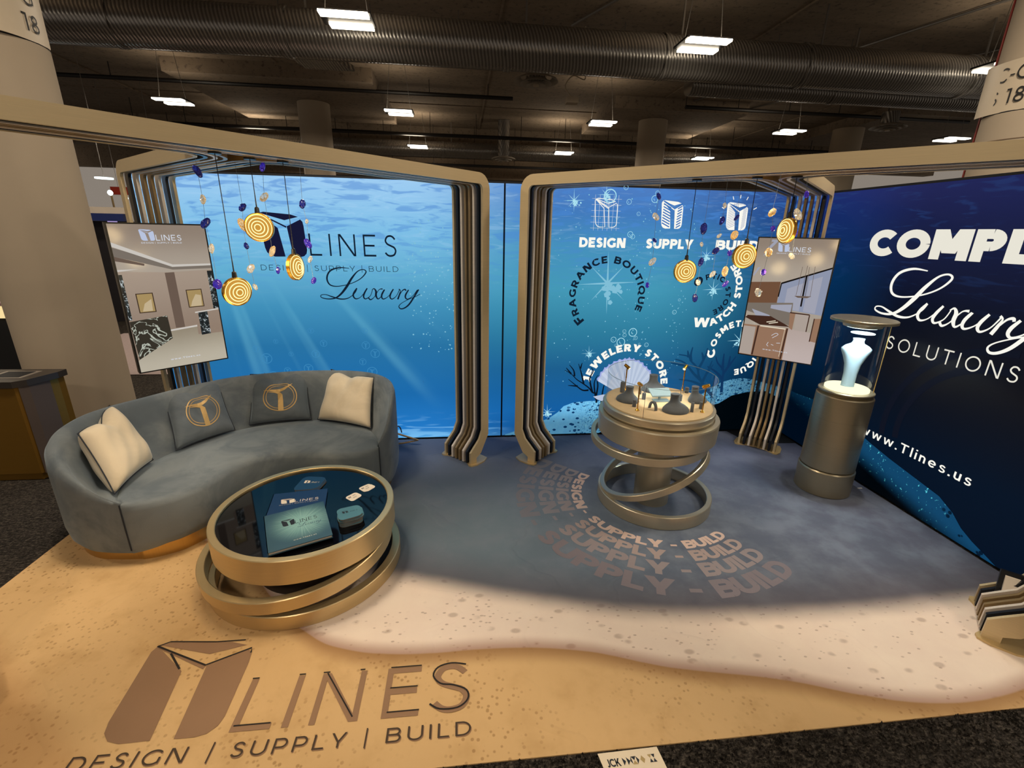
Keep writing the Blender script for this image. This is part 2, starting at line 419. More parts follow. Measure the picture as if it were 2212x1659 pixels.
LUX = [
 [(1398,922,3),(1320,918,8),(1250,945,10),(1222,1000,11),(1240,1050,9),(1300,1062,6),(1400,1040,5),(1480,1000,6),(1525,950,8),(1505,930,6),(1460,945,7),(1410,1000,13),(1370,1060,16),(1320,1120,13),(1270,1155,9),(1210,1162,7),(1165,1150,6),(1165,1132,5),(1200,1128,5),(1250,1145,8),(1310,1162,9),(1370,1155,6),(1425,1115,4),(1445,1078,6)],
 [(1445,1075,8),(1420,1110,11),(1412,1138,11),(1430,1160,8),(1465,1148,4),(1500,1110,4),(1525,1075,7)],[(1525,1075,8),(1500,1115,11),(1492,1145,10),(1508,1160,7),(1545,1135,4),(1565,1090,4)],
 [(1560,1090,4),(1578,1078,7),(1592,1100,13),(1590,1135,13),(1605,1160,7),(1635,1135,4)],[(1645,1080,9),(1615,1088,4),(1575,1145,4),(1545,1166,8),(1530,1152,9)],
 [(1635,1135,3),(1660,1085,8),(1638,1120,11),(1634,1148,10),(1650,1160,7),(1690,1135,4),(1730,1080,6)],[(1730,1080,8),(1706,1118,11),(1700,1146,10),(1716,1160,7),(1750,1135,4),(1778,1085,5)],
 [(1772,1080,8),(1785,1092,5),(1775,1125,10),(1760,1162,11)],[(1775,1130,4),(1800,1092,6),(1822,1082,9),(1828,1094,8)],
 [(1850,1085,8),(1826,1122,11),(1822,1148,10),(1840,1160,7),(1880,1135,4),(1920,1085,6)],[(1930,1082,9),(1895,1135,11),(1850,1200,11),(1810,1232,9),(1778,1238,8),(1766,1218,6),(1790,1192,4),(1850,1160,4),(1900,1140,4),(1940,1118,3)]]
def luxury(x0, y0, k, wk=1.):
    """script word; (x0, y0) is its left tip on the base line, k metres per unit"""
    out = []
    for st in LUX:
        c = catmull([(a, b, w) for a, b, w in st], 6)
        out += ribbon([(x0+(a-1165)*k, y0+(1160-b)*k) for a, b, w in c], [max(w, 4)*k*wk for a, b, w in c])
    return out
# logo tile, unit square
ICON = [[(.04, .975), (.13, 1.0), (.72, .955), (.88, .905), (.57, .825)],
        [(.02, .95), (.05, .965), (.60, .69), (.59, .655)],
        [(.0, .90), (.02, .95), (.10, .905), (.405, .65), (.50, .005), (.27, .0), (.17, .03), (.10, .10), (.07, .2)],
        [(.605, .69), (.92, .85), (.965, .80), (.98, .70), (1.0, .16), (.98, .08), (.92, .02), (.84, .0), (.68, .0)]]
YMARK = [[(0.0, .93), (.10, .90), (.58, .70), (1.0, .92), (.60, .58), (.30, .72)], [(.12, .74), (.42, .62), (.56, .52), (.50, -.12), (.36, -.12), (.38, .50), (.34, .58)]]
def icon(x, y, wd, ht, shear=0.): return [[(x+px*wd+shear*py*ht, y+py*ht) for px, py in p] for p in ICON]
def logo(x, y, k, tagline=True, wt=.1, shear=0.):
    """tile + LINES + tag line; k = tile width"""
    a = icon(x, y+.0*k, k, k*.86, shear)
    a += text_line('LINES', x+1.02*k, y+.03*k, x+2.72*k, .43*k, wt, .3, shear)
    if tagline: a += text_line('DESIGN | SUPPLY | BUILD', x, y-.26*k, x+2.72*k, .115*k, wt, .3, shear)
    return a

# ================================================================= SETTING
# ---------------------------------------------------------------- hall floor
t = NT('hall_carpet'); p, px, py, pz = t.pos()
n1 = t.noise(t.scale(p, (1, 1, 1)), 90., 3., .7); n2 = t.noise(t.scale(p, (1, 3.5, 1)), 26., 3., .6)
t.base(t.ramp(t.math('ADD', t.math('MULTIPLY', n1, .6), t.math('MULTIPLY', n2, .4)), [(.36, S(22, 20, 18)), (.5, S(52, 47, 42)), (.64, S(96, 88, 78))]), .95, spec=.1)
t.bump(n1, .8, .012); M['hall_carpet'] = t.m
o = MB().box(-22, -9, -.06, 18, 30, -.006).build('floor', 'hall_carpet'); tag(o, kind='structure')
# carpet tufts along the front edge of the booth, real short loops
tf = MB(); rn = random.Random(3)
for i in range(5200):
    x = rn.uniform(-4.2, .1); y = -3.085-abs(rn.gauss(0, .16))
    if y < -3.6: continue
    s = rn.uniform(.004, .009); a = rn.uniform(0, PI); dx, dy = math.cos(a)*s, math.sin(a)*s; hz = rn.uniform(.004, .012)
    tf.add([(x-dx, y-dy, -.006), (x+dx, y+dy, -.006), (x+dy*.6, y-dx*.6, -.006), (x+rn.uniform(-.004, .004), y+rn.uniform(-.004, .004), hz)], [(0, 1, 3), (1, 2, 3), (2, 0, 3)])
o = tf.build('carpet_tufts', 'hall_carpet', bpy.data.objects['floor'], recalc=False); o['kind'] = 'stuff'

# ---------------------------------------------------------------- printed booth carpet
t = NT('printed_carpet'); p, px, py, pz = t.pos()
def fcurve(pts, lo, hi):
    n = t.new('ShaderNodeFloatCurve'); t.put(n.inputs['Value'], t.math('DIVIDE', t.math('ADD', px, 6.1), 6.1))
    c = n.mapping.curves[0]
    P = [((x+6.1)/6.1, (y-lo)/(hi-lo)) for x, y in pts]
    while len(c.points) < len(P): c.points.new(.5, .5)
    for q, (a, b) in zip(c.points, P): q.location = (a, b)
    n.mapping.update()
    return t.math('ADD', t.math('MULTIPLY', n.outputs[0], hi-lo), lo)
wob = t.math('MULTIPLY', t.math('SUBTRACT', t.noise(p, 5., 2.), .5), .03)
yU = fcurve([(-6.1, -1.15), (-5.3, -1.45), (-4.7, -1.80), (-4.2, -1.93), (-3.83, -2.02), (-3.44, -2.15), (-2.92, -2.31), (-2.42, -2.43), (-1.64, -2.5), (-.785, -2.5), (0, -2.46)], -3.2, -1.)
yL = fcurve([(-6.1, -1.15), (-5.3, -1.45), (-4.75, -1.86), (-4.5, -2.13), (-4.29, -2.344), (-4.0, -2.5), (-3.675, -2.547), (-3.257, -2.551), (-2.859, -2.60), (-2.45, -2.73), (-1.9, -2.855), (-1.62, -2.95), (-1.33, -3.02), (-1.1, -3.033), (-.79, -3.0), (-.35, -2.88), (0, -2.76)], -3.2, -1.)
dU = t.math('ADD', t.math('SUBTRACT', py, yU), wob); dL = t.math('ADD', t.math('SUBTRACT', py, yL), t.math('MULTIPLY', wob, .3))
big = t.noise(p, 1.1, 3.); mid = t.noise(p, 4., 4., .6)
# sand
sand = t.mix(big, S(202, 164, 112), S(224, 186, 133)); sand = t.mix(t.maprange(mid, .45, .75), sand, S(198, 160, 108))
spk = t.voronoi(t.scale(p, (1, 1, 1)), 34.)
spm = t.math('MULTIPLY', t.maprange(spk, .16, .32, 1., 0.), t.maprange(t.noise(p, 1.6, 4.), .42, .62))
sand = t.mix(t.math('MULTIPLY', spm, .55), sand, S(142, 104, 58))
# the lower left corner is a darker dune
dune = t.maprange(t.math('ADD', t.math('MULTIPLY', px, .75), py), -6.55, -6.72)
sand = t.mix(t.math('MULTIPLY', dune, .35), sand, S(176, 120, 66))
sand = t.mix(t.maprange(dL, -.11, 0., 0., .7), sand, S(136, 94, 56))
# foam
foam = t.mix(mid, S(240, 224, 204), S(224, 202, 186))
b1 = t.voronoi(t.scale(p, (.8, 1.35, 1)), 9.); bub = t.math('MULTIPLY', t.maprange(b1, .12, .26, 1., 0.), t.maprange(t.noise(p, 7., 2.), .42, .54))
b2 = t.voronoi(t.scale(p, (.8, 1.35, 1)), 24.); bub2 = t.math('MULTIPLY', t.maprange(b2, .12, .22, 1., 0.), t.maprange(t.noise(p, 4., 2.), .40, .52))
foam = t.mix(t.math('MULTIPLY', bub, .5), foam, S(160, 136, 118)); foam = t.mix(t.math('MULTIPLY', bub2, .55), foam, S(154, 128, 110))
foam = t.mix(t.maprange(dL, 0., .09, .75, 0.), foam, S(158, 118, 100))
# water side
water = t.ramp(t.maprange(px, -4.2, 0., 0., 1., False), [(0., S(112, 128, 140)), (.25, S(106, 122, 134)), (.5, S(86, 96, 112)), (1., S(88, 90, 102))])
water = t.mix(t.maprange(mid, .35, .7), water, t.mix(.5, water, S(124, 132, 144)))
water = t.mix(t.maprange(py, -1.6, -.3, 0., .6), water, S(84, 92, 120))
water = t.mix(t.maprange(dU, .45, .02, 0., .75), water, S(88, 80, 84))
# creases in the carpet
cr = t.new('ShaderNodeTexWave', wave_type='BANDS'); t.put(cr.inputs['Vector'], t.scale(p, (.35, 1., 1))); cr.inputs['Scale'].default_value = 1.6
cr.inputs['Distortion'].default_value = 9.; cr.inputs['Detail'].default_value = 3.
crease = t.maprange(cr.outputs['Fac'] if 'Fac' in cr.outputs else cr.outputs[1], .93, 1.)
col = t.mix(t.maprange(dL, -.006, .006), sand, foam)
col = t.mix(t.maprange(dU, -.06, .13), col, water)
t.base(col, .8, spec=.18)
t.bump(t.math('ADD', t.math('MULTIPLY', t.noise(p, 300., 2.), .12), t.math('ADD', t.math('MULTIPLY', crease, 1.6), t.math('MULTIPLY', mid, .6))), .25, .01)
M['print'] = t.m
BOOTH = MB().box(-6.1, -3.081, -.006, 0, .0, 0).build('printed_carpet', 'print')
tag(BOOTH, 'wide booth carpet printed with sand, white foam and grey water', 'carpet')

# lettering on the carpet
mp = lambda x, y: (x, y, .0012)
mp2 = lambda x, y: (x+.004, y-.007, .0018)
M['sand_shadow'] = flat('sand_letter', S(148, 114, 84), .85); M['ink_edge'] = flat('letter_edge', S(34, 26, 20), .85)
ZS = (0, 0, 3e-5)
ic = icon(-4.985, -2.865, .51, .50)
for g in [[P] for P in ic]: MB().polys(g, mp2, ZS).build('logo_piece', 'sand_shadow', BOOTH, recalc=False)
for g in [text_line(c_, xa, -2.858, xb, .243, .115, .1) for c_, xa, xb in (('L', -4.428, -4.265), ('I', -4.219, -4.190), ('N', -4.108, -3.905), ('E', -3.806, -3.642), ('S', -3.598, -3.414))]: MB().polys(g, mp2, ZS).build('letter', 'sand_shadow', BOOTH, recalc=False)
edge = [ribbon([(-4.965, -2.39), (-4.92, -2.367), (-4.69, -2.388), (-4.55, -2.388)], .007), ribbon([(-4.97, -2.39), (-4.68, -2.523), (-4.5, -2.44), (-4.493, -2.47)], .009), ribbon([(-4.88, -2.44), (-4.79, -2.535)], .009)]
ez = lambda x, y: (x, y, .0030)
class EB:
    def polys(s, q, f): MB().polys(q, ez, ZS).build('letter_edge', 'ink_edge', BOOTH, recalc=False)
eb = EB()
for e in edge: eb.polys(e, ez)
for (x0, x1, y) in ((-4.415, -4.265, -2.842), (-3.78, -3.64, -2.842), (-3.79, -3.644, -2.620), (-3.78, -3.655, -2.727), (-4.425, -4.395, -2.620), (-4.215, -4.187, -2.618), (-3.935, -3.912, -2.618), (-4.105, -4.075, -2.618)):
    eb.polys(rc(x0, y, x1, y+.006), lambda x, y: (x, y, .0026))
eb.polys(ribbon([(-4.085, -2.62), (-3.925, -2.845)], .006), lambda x, y: (x, y, .0026))
S_ = [(x, y) for x, y in [(-3.43, -2.630), (-3.50, -2.617), (-3.565, -2.635), (-3.585, -2.68), (-3.55, -2.722), (-3.49, -2.735), (-3.43, -2.765), (-3.425, -2.81), (-3.47, -2.845), (-3.55, -2.845), (-3.595, -2.818)]]
eb.polys(ribbon(catmull(S_, 4), .008), lambda x, y: (x, y, .0026))
M['tag_ink'] = flat('tagline_ink', S(70, 54, 38), .85)
for g in [g_ for tx_, xa, xb in (('DESIGN', -4.985, -4.552), ('|', -4.462, -4.456), ('SUPPLY', -4.378, -3.93), ('|', -3.853, -3.847), ('BUILD', -3.767, -3.413)) for g_ in text_glyphs(tx_, xa, -2.969, xb, .060, .11, .34)]:
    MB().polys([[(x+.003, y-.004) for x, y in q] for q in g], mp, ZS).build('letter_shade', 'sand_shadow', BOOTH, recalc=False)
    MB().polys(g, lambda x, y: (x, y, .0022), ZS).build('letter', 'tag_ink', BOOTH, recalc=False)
for k, (ro, hh, c) in enumerate(((.635, .085, S(196, 172, 160)), (.76, .105, S(156, 140, 136)), (.905, .125, S(138, 128, 130)), (1.085, .15, S(120, 112, 118)))):
    c2 = tuple((.55*x+.45*y) for x, y in zip(c, S(106, 114, 126)))
    for part, a0, a1, cc in (('DESIGN', 136, 190, c if k == 0 else c2), ('-', 193, 196.5, c if k == 0 else c2), ('SUPPLY', 202, 256, c), ('-', 261, 265, c), ('BUILD', 270, 304, c)):
        wm = flat('floor_word_tone', cc, .85)
        for q in arc_glyphs(part, -1.93, -1.24, ro, a0, a1, hh, .25, .08, inward=True): MB().polys(q, mp, ZS).build('letter', wm, BOOTH, recalc=False)

# ---------------------------------------------------------------- light-box walls
def art(name, right=False):
    t = NT(name); p, px, py, pz = t.pos()
    u = py if right else px
    wv = t.noise(t.xyz(t.math('MULTIPLY', u, 1.3), 0., t.math('MULTIPLY', pz, 7.5)), 2.3, 3., .55, 1.1)
    if not right:
        z = t.maprange(pz, 0., 2.44, 0., 1., False)
        L = t.ramp(z, [(0., S(96, 178, 236)), (.05, S(34, 122, 200)), (.2, S(26, 106, 172)), (.4, S(38, 114, 164)), (.55, S(64, 144, 186)), (.68, S(98, 174, 210)), (.82, S(124, 190, 230)), (1., S(158, 204, 242))])
        R = t.ramp(z, [(0., S(10, 60, 120)), (.12, S(18, 94, 162)), (.3, S(26, 94, 142)), (.45, S(44, 124, 156)), (.62, S(66, 152, 182)), (.78, S(68, 144, 188)), (.9, S(64, 122, 188)), (1., S(76, 124, 194))])
        N = t.ramp(z, [(0., S(0, 2, 5)), (.18, S(0, 8, 16)), (.32, S(2, 38, 72)), (.6, S(6, 62, 104)), (.8, S(16, 60, 124)), (1., S(30, 60, 130))])
        c = t.mix(t.maprange(px, -3.9, -2.5), L, R); c = t.mix(t.maprange(px, -1.7, -.05), c, N)
        # light shafts fanning down from the top left
        ax = t.math('SUBTRACT', px, -5.7); az = t.math('SUBTRACT', 2.9, pz)
        ang = t.math('ARCTAN2', ax, az)
        ray = t.noise(t.xyz(t.math('MULTIPLY', ang, 6.), 0., 0.), 1.4, 2.)
        rm = t.math('MULTIPLY', t.maprange(ray, .5, .68), t.math('MULTIPLY', t.maprange(pz, 1.75, 1.2), t.maprange(pz, .25, .9)))
        rm = t.math('MULTIPLY', rm, t.maprange(px, -3.2, -3.9)); c = t.mix(t.math('MULTIPLY', rm, .30), c, S(110, 190, 216))
        top = t.maprange(pz, 1.3, 2.2)
        c = t.mix(t.math('MULTIPLY', t.math('MULTIPLY', t.maprange(wv, .50, .64), top), .55), c, S(72, 134, 210))
        c = t.mix(t.math('MULTIPLY', t.math('MULTIPLY', t.maprange(wv, .44, .34), top), t.maprange(px, -1.2, -3., .08, .22)), c, S(176, 214, 246))
        low = t.math('MULTIPLY', t.maprange(pz, .32, .02), t.maprange(px, -2.9, -3.3))
        wl = t.noise(t.xyz(t.math('MULTIPLY', px, 1.6), 0., t.math('MULTIPLY', pz, 16.)), 1.2, 2., .5, 1.2)
        c = t.mix(t.math('MULTIPLY', t.math('MULTIPLY', low, t.maprange(wl, .52, .62)), .6), c, S(132, 200, 246))
    else:
        z = t.maprange(pz, 0., 2.44, 0., 1., False)
        A = t.ramp(z, [(0., S(0, 0, 1)), (.12, S(0, 8, 16)), (.3, S(0, 24, 48)), (.7, S(4, 44, 84)), (1., S(26, 40, 104))])
        B = t.ramp(z, [(0., S(3, 16, 34)), (.2, S(4, 18, 36)), (.45, S(14, 13, 19)), (.62, S(8, 12, 28)), (.85, S(20, 26, 62)), (1., S(26, 32, 84))])
        c = t.mix(t.maprange(py, -.3, -1.15), A, B)
        c = t.mix(t.math('MULTIPLY', t.math('MULTIPLY', t.maprange(wv, .54, .68), t.maprange(pz, 1.4, 2.2)), .35), c, S(34, 64, 120))
    t.base((0, 0, 0, 1), .5, 0., c, 1.0, spec=.12); return t.m
M['art_back'] = art('lit_sea_print'); M['art_right'] = art('lit_deep_sea_print', True)
t = NT('lit_reef'); p, px, py, pz = t.pos()
v1 = t.voronoi(t.scale(p, (1., 1., 1.5)), 17.); n1 = t.noise(p, 14., 4., .7); n2 = t.noise(p, 60., 3., .7)
bright = t.mix(n1, S(86, 170, 226), S(134, 210, 244)); bright = t.mix(t.math('MULTIPLY', t.maprange(v1, .36, .29), t.maprange(n1, .40, .46)), bright, S(10, 60, 112))
f2 = t.maprange(px, -2.35, -2.0); bright = t.mix(t.math('MULTIPLY', t.maprange(n2, .55, .60), f2), bright, S(14, 84, 130)); bright = t.mix(t.math('MULTIPLY', t.maprange(n2, .40, .36), f2), bright, S(160, 238, 244))
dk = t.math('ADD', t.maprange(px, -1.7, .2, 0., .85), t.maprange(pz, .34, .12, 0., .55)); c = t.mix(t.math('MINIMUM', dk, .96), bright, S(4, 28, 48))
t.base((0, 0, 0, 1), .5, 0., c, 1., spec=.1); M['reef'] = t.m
t = NT('lit_reef_far'); p, px, py, pz = t.pos()
v1 = t.voronoi(p, 16.); n2 = t.noise(p, 34., 3., .7)
hz = t.math('SUBTRACT', pz, t.math('ADD', .20, t.math('MULTIPLY', .25, t.math('ADD', py, 1.2))))
c = t.mix(t.math('MULTIPLY', t.maprange(v1, .26, .18), t.maprange(py, -1.7, -1.9)), S(16, 68, 104), S(2, 24, 46))
c = t.mix(t.math('MULTIPLY', t.maprange(n2, .63, .66), t.maprange(py, -1.95, -1.75)), c, S(84, 196, 212))
c = t.mix(t.maprange(hz, .10, -.08), c, S(0, 3, 7)); c = t.mix(t.maprange(py, -1.2, -.5, 0., .7), c, S(0, 14, 32))
t.base((0, 0, 0, 1), .5, 0., c, 1., spec=.1); M['reef_far'] = t.m

H = 2.44
WB = MB().box(-6.1, .02, .0, .16, .12, H).build('wall_back', 'mattblack'); tag(WB, kind='structure')
for x0, x1 in ((-6.07, -3.040), (-3.022, -.02)):
    MB().box(x0, .0, .02, x1, .02, H-.02).build('lit_panel', 'art_back', WB)
WR = MB().box(.02, -3.05, .0, .12, .02, H).build('wall_right', 'mattblack'); tag(WR, kind='structure')
MB().box(0, -3.05, .02, .02, -.005, H-.02).build('lit_panel', 'art_right', WR)
wb = lambda d=.003: (lambda x, z: (x, -d, z))
def back(name, polys, mat, d=.003): return MB().polys(polys, wb(d)).build(name, mat, WB, recalc=False)
# main logo
back('logo_tile', icon(-5.125, 1.772, .372, .365), 'navy_glow')
back('lettering', text_line('LINES', -4.73, 1.785, -3.988, .185, .085, .42), 'ink')
back('lettering', text_line('DESIGN | SUPPLY | BUILD', -5.157, 1.655, -3.984, .047, .085, .36), 'ink')
back('script_lettering', luxury(-4.675, 1.412, .00113, 1.15), 'ink')
# three services
for i, (x, x1, tx) in enumerate(((-2.337, -1.898, 'DESIGN'), (-1.701, -1.239, 'SUPPLY'), (-1.01, -.57, 'BUILD'))):
    back('lettering', text_line(tx, x, 1.898, x1, .088, .26, .08), 'white_glow')
for i, x in enumerate((-2.215, -1.59, -.955)):
    z0, ww, hh = 2.078, .215, .245
    if i == 0:
        q = []
        for P in icon(x, z0, ww, hh): q += ribbon(P, .006, True)
        for k in range(6):
            q += rc(x-.03, z0-.01+k*.05, x+ww+.03, z0-.0085+k*.05)+rc(x+.0+k*.043, z0-.03, x+.0015+k*.043, z0+hh+.03)
        back('service_icon', q, 'white_glow')
    else:
        back('service_icon', icon(x, z0, ww, hh), 'white_glow')
        q = []
        for k in range(13 if i == 2 else 9):
            yy = z0+.015+k*(.016 if i == 2 else .0235)
            if i == 1: q += ribbon([(x+.02, yy+.035), (x+.095, yy-.0)], .010)+ribbon([(x+.16, yy-.005), (x+ww-.015, yy+.018)], .010)
            else: q += ribbon([(x+.02, yy-.005), (x+.10, yy+.03)], .003)+ribbon([(x+.165, yy-.01), (x+ww-.015, yy+.03)], .003)
        if i == 2: q += [p_ for k in range(9) for p_ in ribbon([(x+.06+k*.015, z0+.222), (x+.07+k*.015, z0+.235)], .003)]
        back('icon_hatching', q, glow('icon_hatch_tone', S(52, 110, 184) if i == 1 else S(40, 92, 168)), .004)
        if i == 2:
            q = []
            for an, r0, r1 in ((90, .17, .20), (68, .17, .20), (112, .17, .20), (28, .165, .20), (152, .16, .19), (180, .15, .17)):
                ca, sa = math.cos(math.radians(an)), math.sin(math.radians(an)); cx, cz = x+.118, z0+.11
                q += ribbon([(cx+ca*r0, cz+sa*r0), (cx+ca*r1, cz+sa*r1)], .007)
            back('icon_rays', q, 'white_glow')
# arc lettering
back('arc_lettering', text_arc('FRAGRANCE BOUTIQUE', -2.03, 1.45, .31, 228, -24, .084, .24, .12, .78), 'ink')
back('arc_lettering', text_arc('OPTIC STORE', -.985, 1.47, .155, 156, -72, .080, .24, .14, .66), 'ink')
back('arc_lettering', text_arc('WATCH STORE', -1.035, 1.52, .37, 257, 406, .096, .26, .12, .74, inward=True), 'white_glow')
back('arc_lettering', text_arc('COSMETIC BOUTIQUE', -.62, .93, .225, 203, -85, .088, .26, .12, .74), 'white_glow')
back('arc_lettering', text_arc('JEWELERY STORE', -1.76, .53, .375, 172, 3, .088, .28, .1, .86), 'white_glow')
# sparkles
def sparkle(x, z, r, mat='sparkle'):
    q = []
    for k in range(8):
        an = k*PI/4+.05; rr = r*(1. if k % 2 == 0 else .75); ca, sa = math.cos(an), math.sin(an); wd = r*.035
        q.append([(x-sa*wd, z+ca*wd), (x+ca*rr, z+sa*rr), (x+sa*wd, z-ca*wd)])
    back('sparkle', q, mat)
    rn = random.Random(int(x*100)); q = []
    for k in range(26):
        cx, cz = x+r*.1+rn.gauss(0, r*.15), z-r*.26+rn.gauss(0, r*.13); s = r*rn.uniform(.04, .10)
        q.append([(cx+s*math.cos(a_+rn.uniform(-.3, .3)), cz+s*math.sin(a_)) for a_ in (0, 1.3, 2.5, 3.8, 5.1)])
    back('gem_cluster', q, 'sparkle' if mat == 'sparkle' else mat, .0035)
for x, z, r in ((-2.409, 2.298, .10), (-2.115, 2.356, .09), (-2.168, .888, .08), (-2.561, .268, .09), (-1.09, 1.839, .09), (-.969, 1.525, .11), (-.594, 1.014, .14)): sparkle(x, z, r)
sparkle(-2.038, 1.573, .30, 'sparkle_dim')
# round bubbles and dots
def disc2(x, z, r, n=10): return [(x+r*math.cos(2*PI*k/n), z+r*math.sin(2*PI*k/n)) for k in range(n)]
q = []
for x, z, r in ((-1.851, 1.001, .04), (-1.929, 1.026, .026), (-1.738, 1.098, .04), (-1.826, 1.109, .017), (-1.82, 1.07, .018), (-1.703, 1.042, .018), (-1.584, .971, .02), (-1.899, .966, .014), (-1.66, .98, .01),
                (-1.64, 2.38, .02), (-1.66, 2.33, .03), (-1.9, 2.30, .022), (-1.80, 2.2, .016), (-1.86, 2.02, .025), (-1.835, 2.0, .02), (-2.08, 2.345, .055), (-2.0, 2.16, .012), (-1.3, 1.42, .012), (-1.335, 1.3, .02), (-1.94, 2.42, .02)):
    q += ribbon([(x+r*math.cos(2*PI*k/16), z+r*math.sin(2*PI*k/16)) for k in range(16)], r*.16, True)+ribbon([(x+r*.35*math.cos(a_), z+r*.35*math.sin(a_)) for a_ in (2.6, 3.4, 4.2, 5.)], r*.12)
back('printed_bubble_rings', q, 'sparkle')
rn = random.Random(5); q = []
for k in range(150): q.append(disc2(rn.uniform(-3.9, -3.46), rn.uniform(.9, 2.1), rn.uniform(.003, .008), 6))
for k in range(260): q.append(disc2(rn.choice((rn.uniform(-2.65, -2.0), rn.gauss(-1.78, .06), rn.gauss(-1.62, .05), rn.gauss(-1.3, .05))), rn.uniform(.55, 2.35), rn.uniform(.002, .007), 6))
back('printed_dots', q, 'sparkle_dim')
# faint round emblems rising on the left panel
q = []
rn = random.Random(9)
for x, z, r in ((-5.22, .86, .045), (-5.18, .68, .05), (-5.30, .95, .03), (-5.05, .74, .03), (-5.12, 1.02, .02), (-4.78, .9, .035), (-4.86, .76, .04), (-4.70, 1.0, .03), (-4.80, 1.12, .025), (-4.66, .6, .08), (-4.74, 1.25, .02),
                (-4.32, .98, .035), (-4.24, .9, .04), (-4.36, .82, .03), (-4.28, .72, .045), (-4.32, 1.12, .025), (-4.24, 1.22, .02), (-4.30, .6, .035), (-5.26, .55, .05), (-5.0, .9, .02)):
    q += ribbon([(x+r*math.cos(2*PI*k/18), z+r*math.sin(2*PI*k/18)) for k in range(18)], r*.13, True)
    for P in YMARK: q.append([(x+(a_-.48)*r*1.5, z+(b_-.42)*r*1.4) for a_, b_ in P])
back('printed_round_emblems', q, 'y_bubble')
# reef, corals, shell
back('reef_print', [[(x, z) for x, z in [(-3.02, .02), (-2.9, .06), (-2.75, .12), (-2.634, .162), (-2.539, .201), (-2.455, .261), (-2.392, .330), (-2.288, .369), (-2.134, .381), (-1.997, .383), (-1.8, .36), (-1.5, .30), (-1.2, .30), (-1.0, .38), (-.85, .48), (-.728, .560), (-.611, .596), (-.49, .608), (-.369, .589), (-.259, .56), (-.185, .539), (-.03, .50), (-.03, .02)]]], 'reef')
back('reef_print', [[(-6.05, .02), (-6.05, .5), (-5.8, .56), (-5.55, .60), (-5.38, .56), (-5.25, .46), (-5.1, .30), (-4.9, .12), (-4.6, .02)]], 'reef')
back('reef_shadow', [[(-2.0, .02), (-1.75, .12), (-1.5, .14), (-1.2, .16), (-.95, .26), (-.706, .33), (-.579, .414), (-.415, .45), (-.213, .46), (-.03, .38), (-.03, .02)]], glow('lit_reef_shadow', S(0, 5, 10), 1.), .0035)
q = []
for k, st in enumerate(([(-2.05, .36), (-2.061, .455), (-2.102, .476), (-2.144, .526), (-2.215, .577), (-2.275, .617), (-2.336, .676), (-2.404, .715)], [(-2.30, .65), (-2.311, .71), (-2.36, .772)], [(-2.20, .57), (-2.232, .684), (-2.267, .781)], [(-2.245, .73), (-2.23, .79)],
          [(-2.102, .476), (-2.14, .62), (-2.11, .70), (-2.136, .741)], [(-2.144, .50), (-2.21, .502), (-2.291, .563), (-2.361, .62)], [(-2.26, .545), (-2.361, .554)], [(-2.06, .42), (-2.05, .54), (-2.06, .62), (-2.02, .68)], [(-2.0, .36), (-1.99, .524), (-1.96, .6)], [(-2.06, .40), (-2.09, .57), (-2.06, .66)], [(-2.336, .676), (-2.39, .74)])):
    q += ribbon(catmull(st, 4), [.02*(1-.75*i/(4*(len(st)-1))) for i in range(4*(len(st)-1)+1)])
back('coral_print', q, 'coral_dark', .004)
def coral(sts, mat, sc=.034):
    q = []
    for st in sts: q += ribbon(catmull(st, 4), [sc*(1-.7*i/(4*(len(st)-1))) for i in range(4*(len(st)-1)+1)])
    back('coral_print', q, mat, .0035)
coral([[(-.80, .42), (-.882, .497), (-.972, .62), (-1.008, .72), (-1.089, .799), (-1.126, .848), (-1.228, .869)], [(-1.089, .799), (-1.10, .87), (-1.091, .945)], [(-1.12, .84), (-1.14, .91)], [(-1.0, .70), (-.939, .857), (-.931, .934)], [(-.955, .82), (-.985, .89)], [(-.96, .60), (-1.036, .66), (-1.156, .78), (-1.26, .82)], [(-.9, .52), (-1.05, .58), (-1.19, .602)], [(-1.12, .75), (-1.2, .76), (-1.304, .782)], [(-.93, .57), (-.88, .72), (-.86, .80)], [(-.90, .66), (-.84, .76)]], 'coral_blue')
coral([[(-.70, .45), (-.714, .596), (-.721, .697), (-.796, .777), (-.827, .846)], [(-.73, .70), (-.738, .796), (-.742, .875)], [(-.715, .66), (-.652, .766), (-.605, .844)], [(-.715, .6), (-.8, .68), (-.9, .738)], [(-.67, .74), (-.67, .85)]], 'coral_deep')
coral([[(-5.3, .45), (-5.28, .56), (-5.22, .66), (-5.13, .72)], [(-5.27, .6), (-5.2, .62), (-5.1, .64)], [(-5.24, .64), (-5.26, .72)]], 'coral_dark', .014)
RIM = [(-2.06, .60), (-2.031, .672), (-1.988, .730), (-1.934, .768), (-1.870, .806), (-1.804, .820), (-1.748, .829), (-1.688, .814), (-1.628, .794), (-1.574, .745), (-1.519, .696), (-1.482, .626), (-1.487, .586)]
RS = catmull(RIM, 4); hub = (-1.72, .40)
for nm, par in (('shell_a', 0), ('shell_b', 1)):
    q = []
    for i in range(len(RS)-1):
        if (i//2) % 2 == par:
            f = lambda P, k: (hub[0]+(P[0]-hub[0])*k, hub[1]+(P[1]-hub[1])*k)
            q.append([f(RS[i], .16), f(RS[i], 1), f(RS[i+1], 1), f(RS[i+1], .16)])
    back('shell_print', q, nm, .0045)
wav = [(x+.008*math.cos(i*1.9), z+.010*math.sin(i*1.9)) for i, (x, z) in enumerate(RS)]
back('shell_rim', ribbon(wav, .016), 'shell_rim', .005)
back('shell_print', [[(-2.09, .43), (-1.99, .45), (-1.7, .45), (-1.5, .42), (-1.6, .38), (-1.85, .36), (-2.0, .38), (-2.05, .40)]], 'shell_b', .0048)
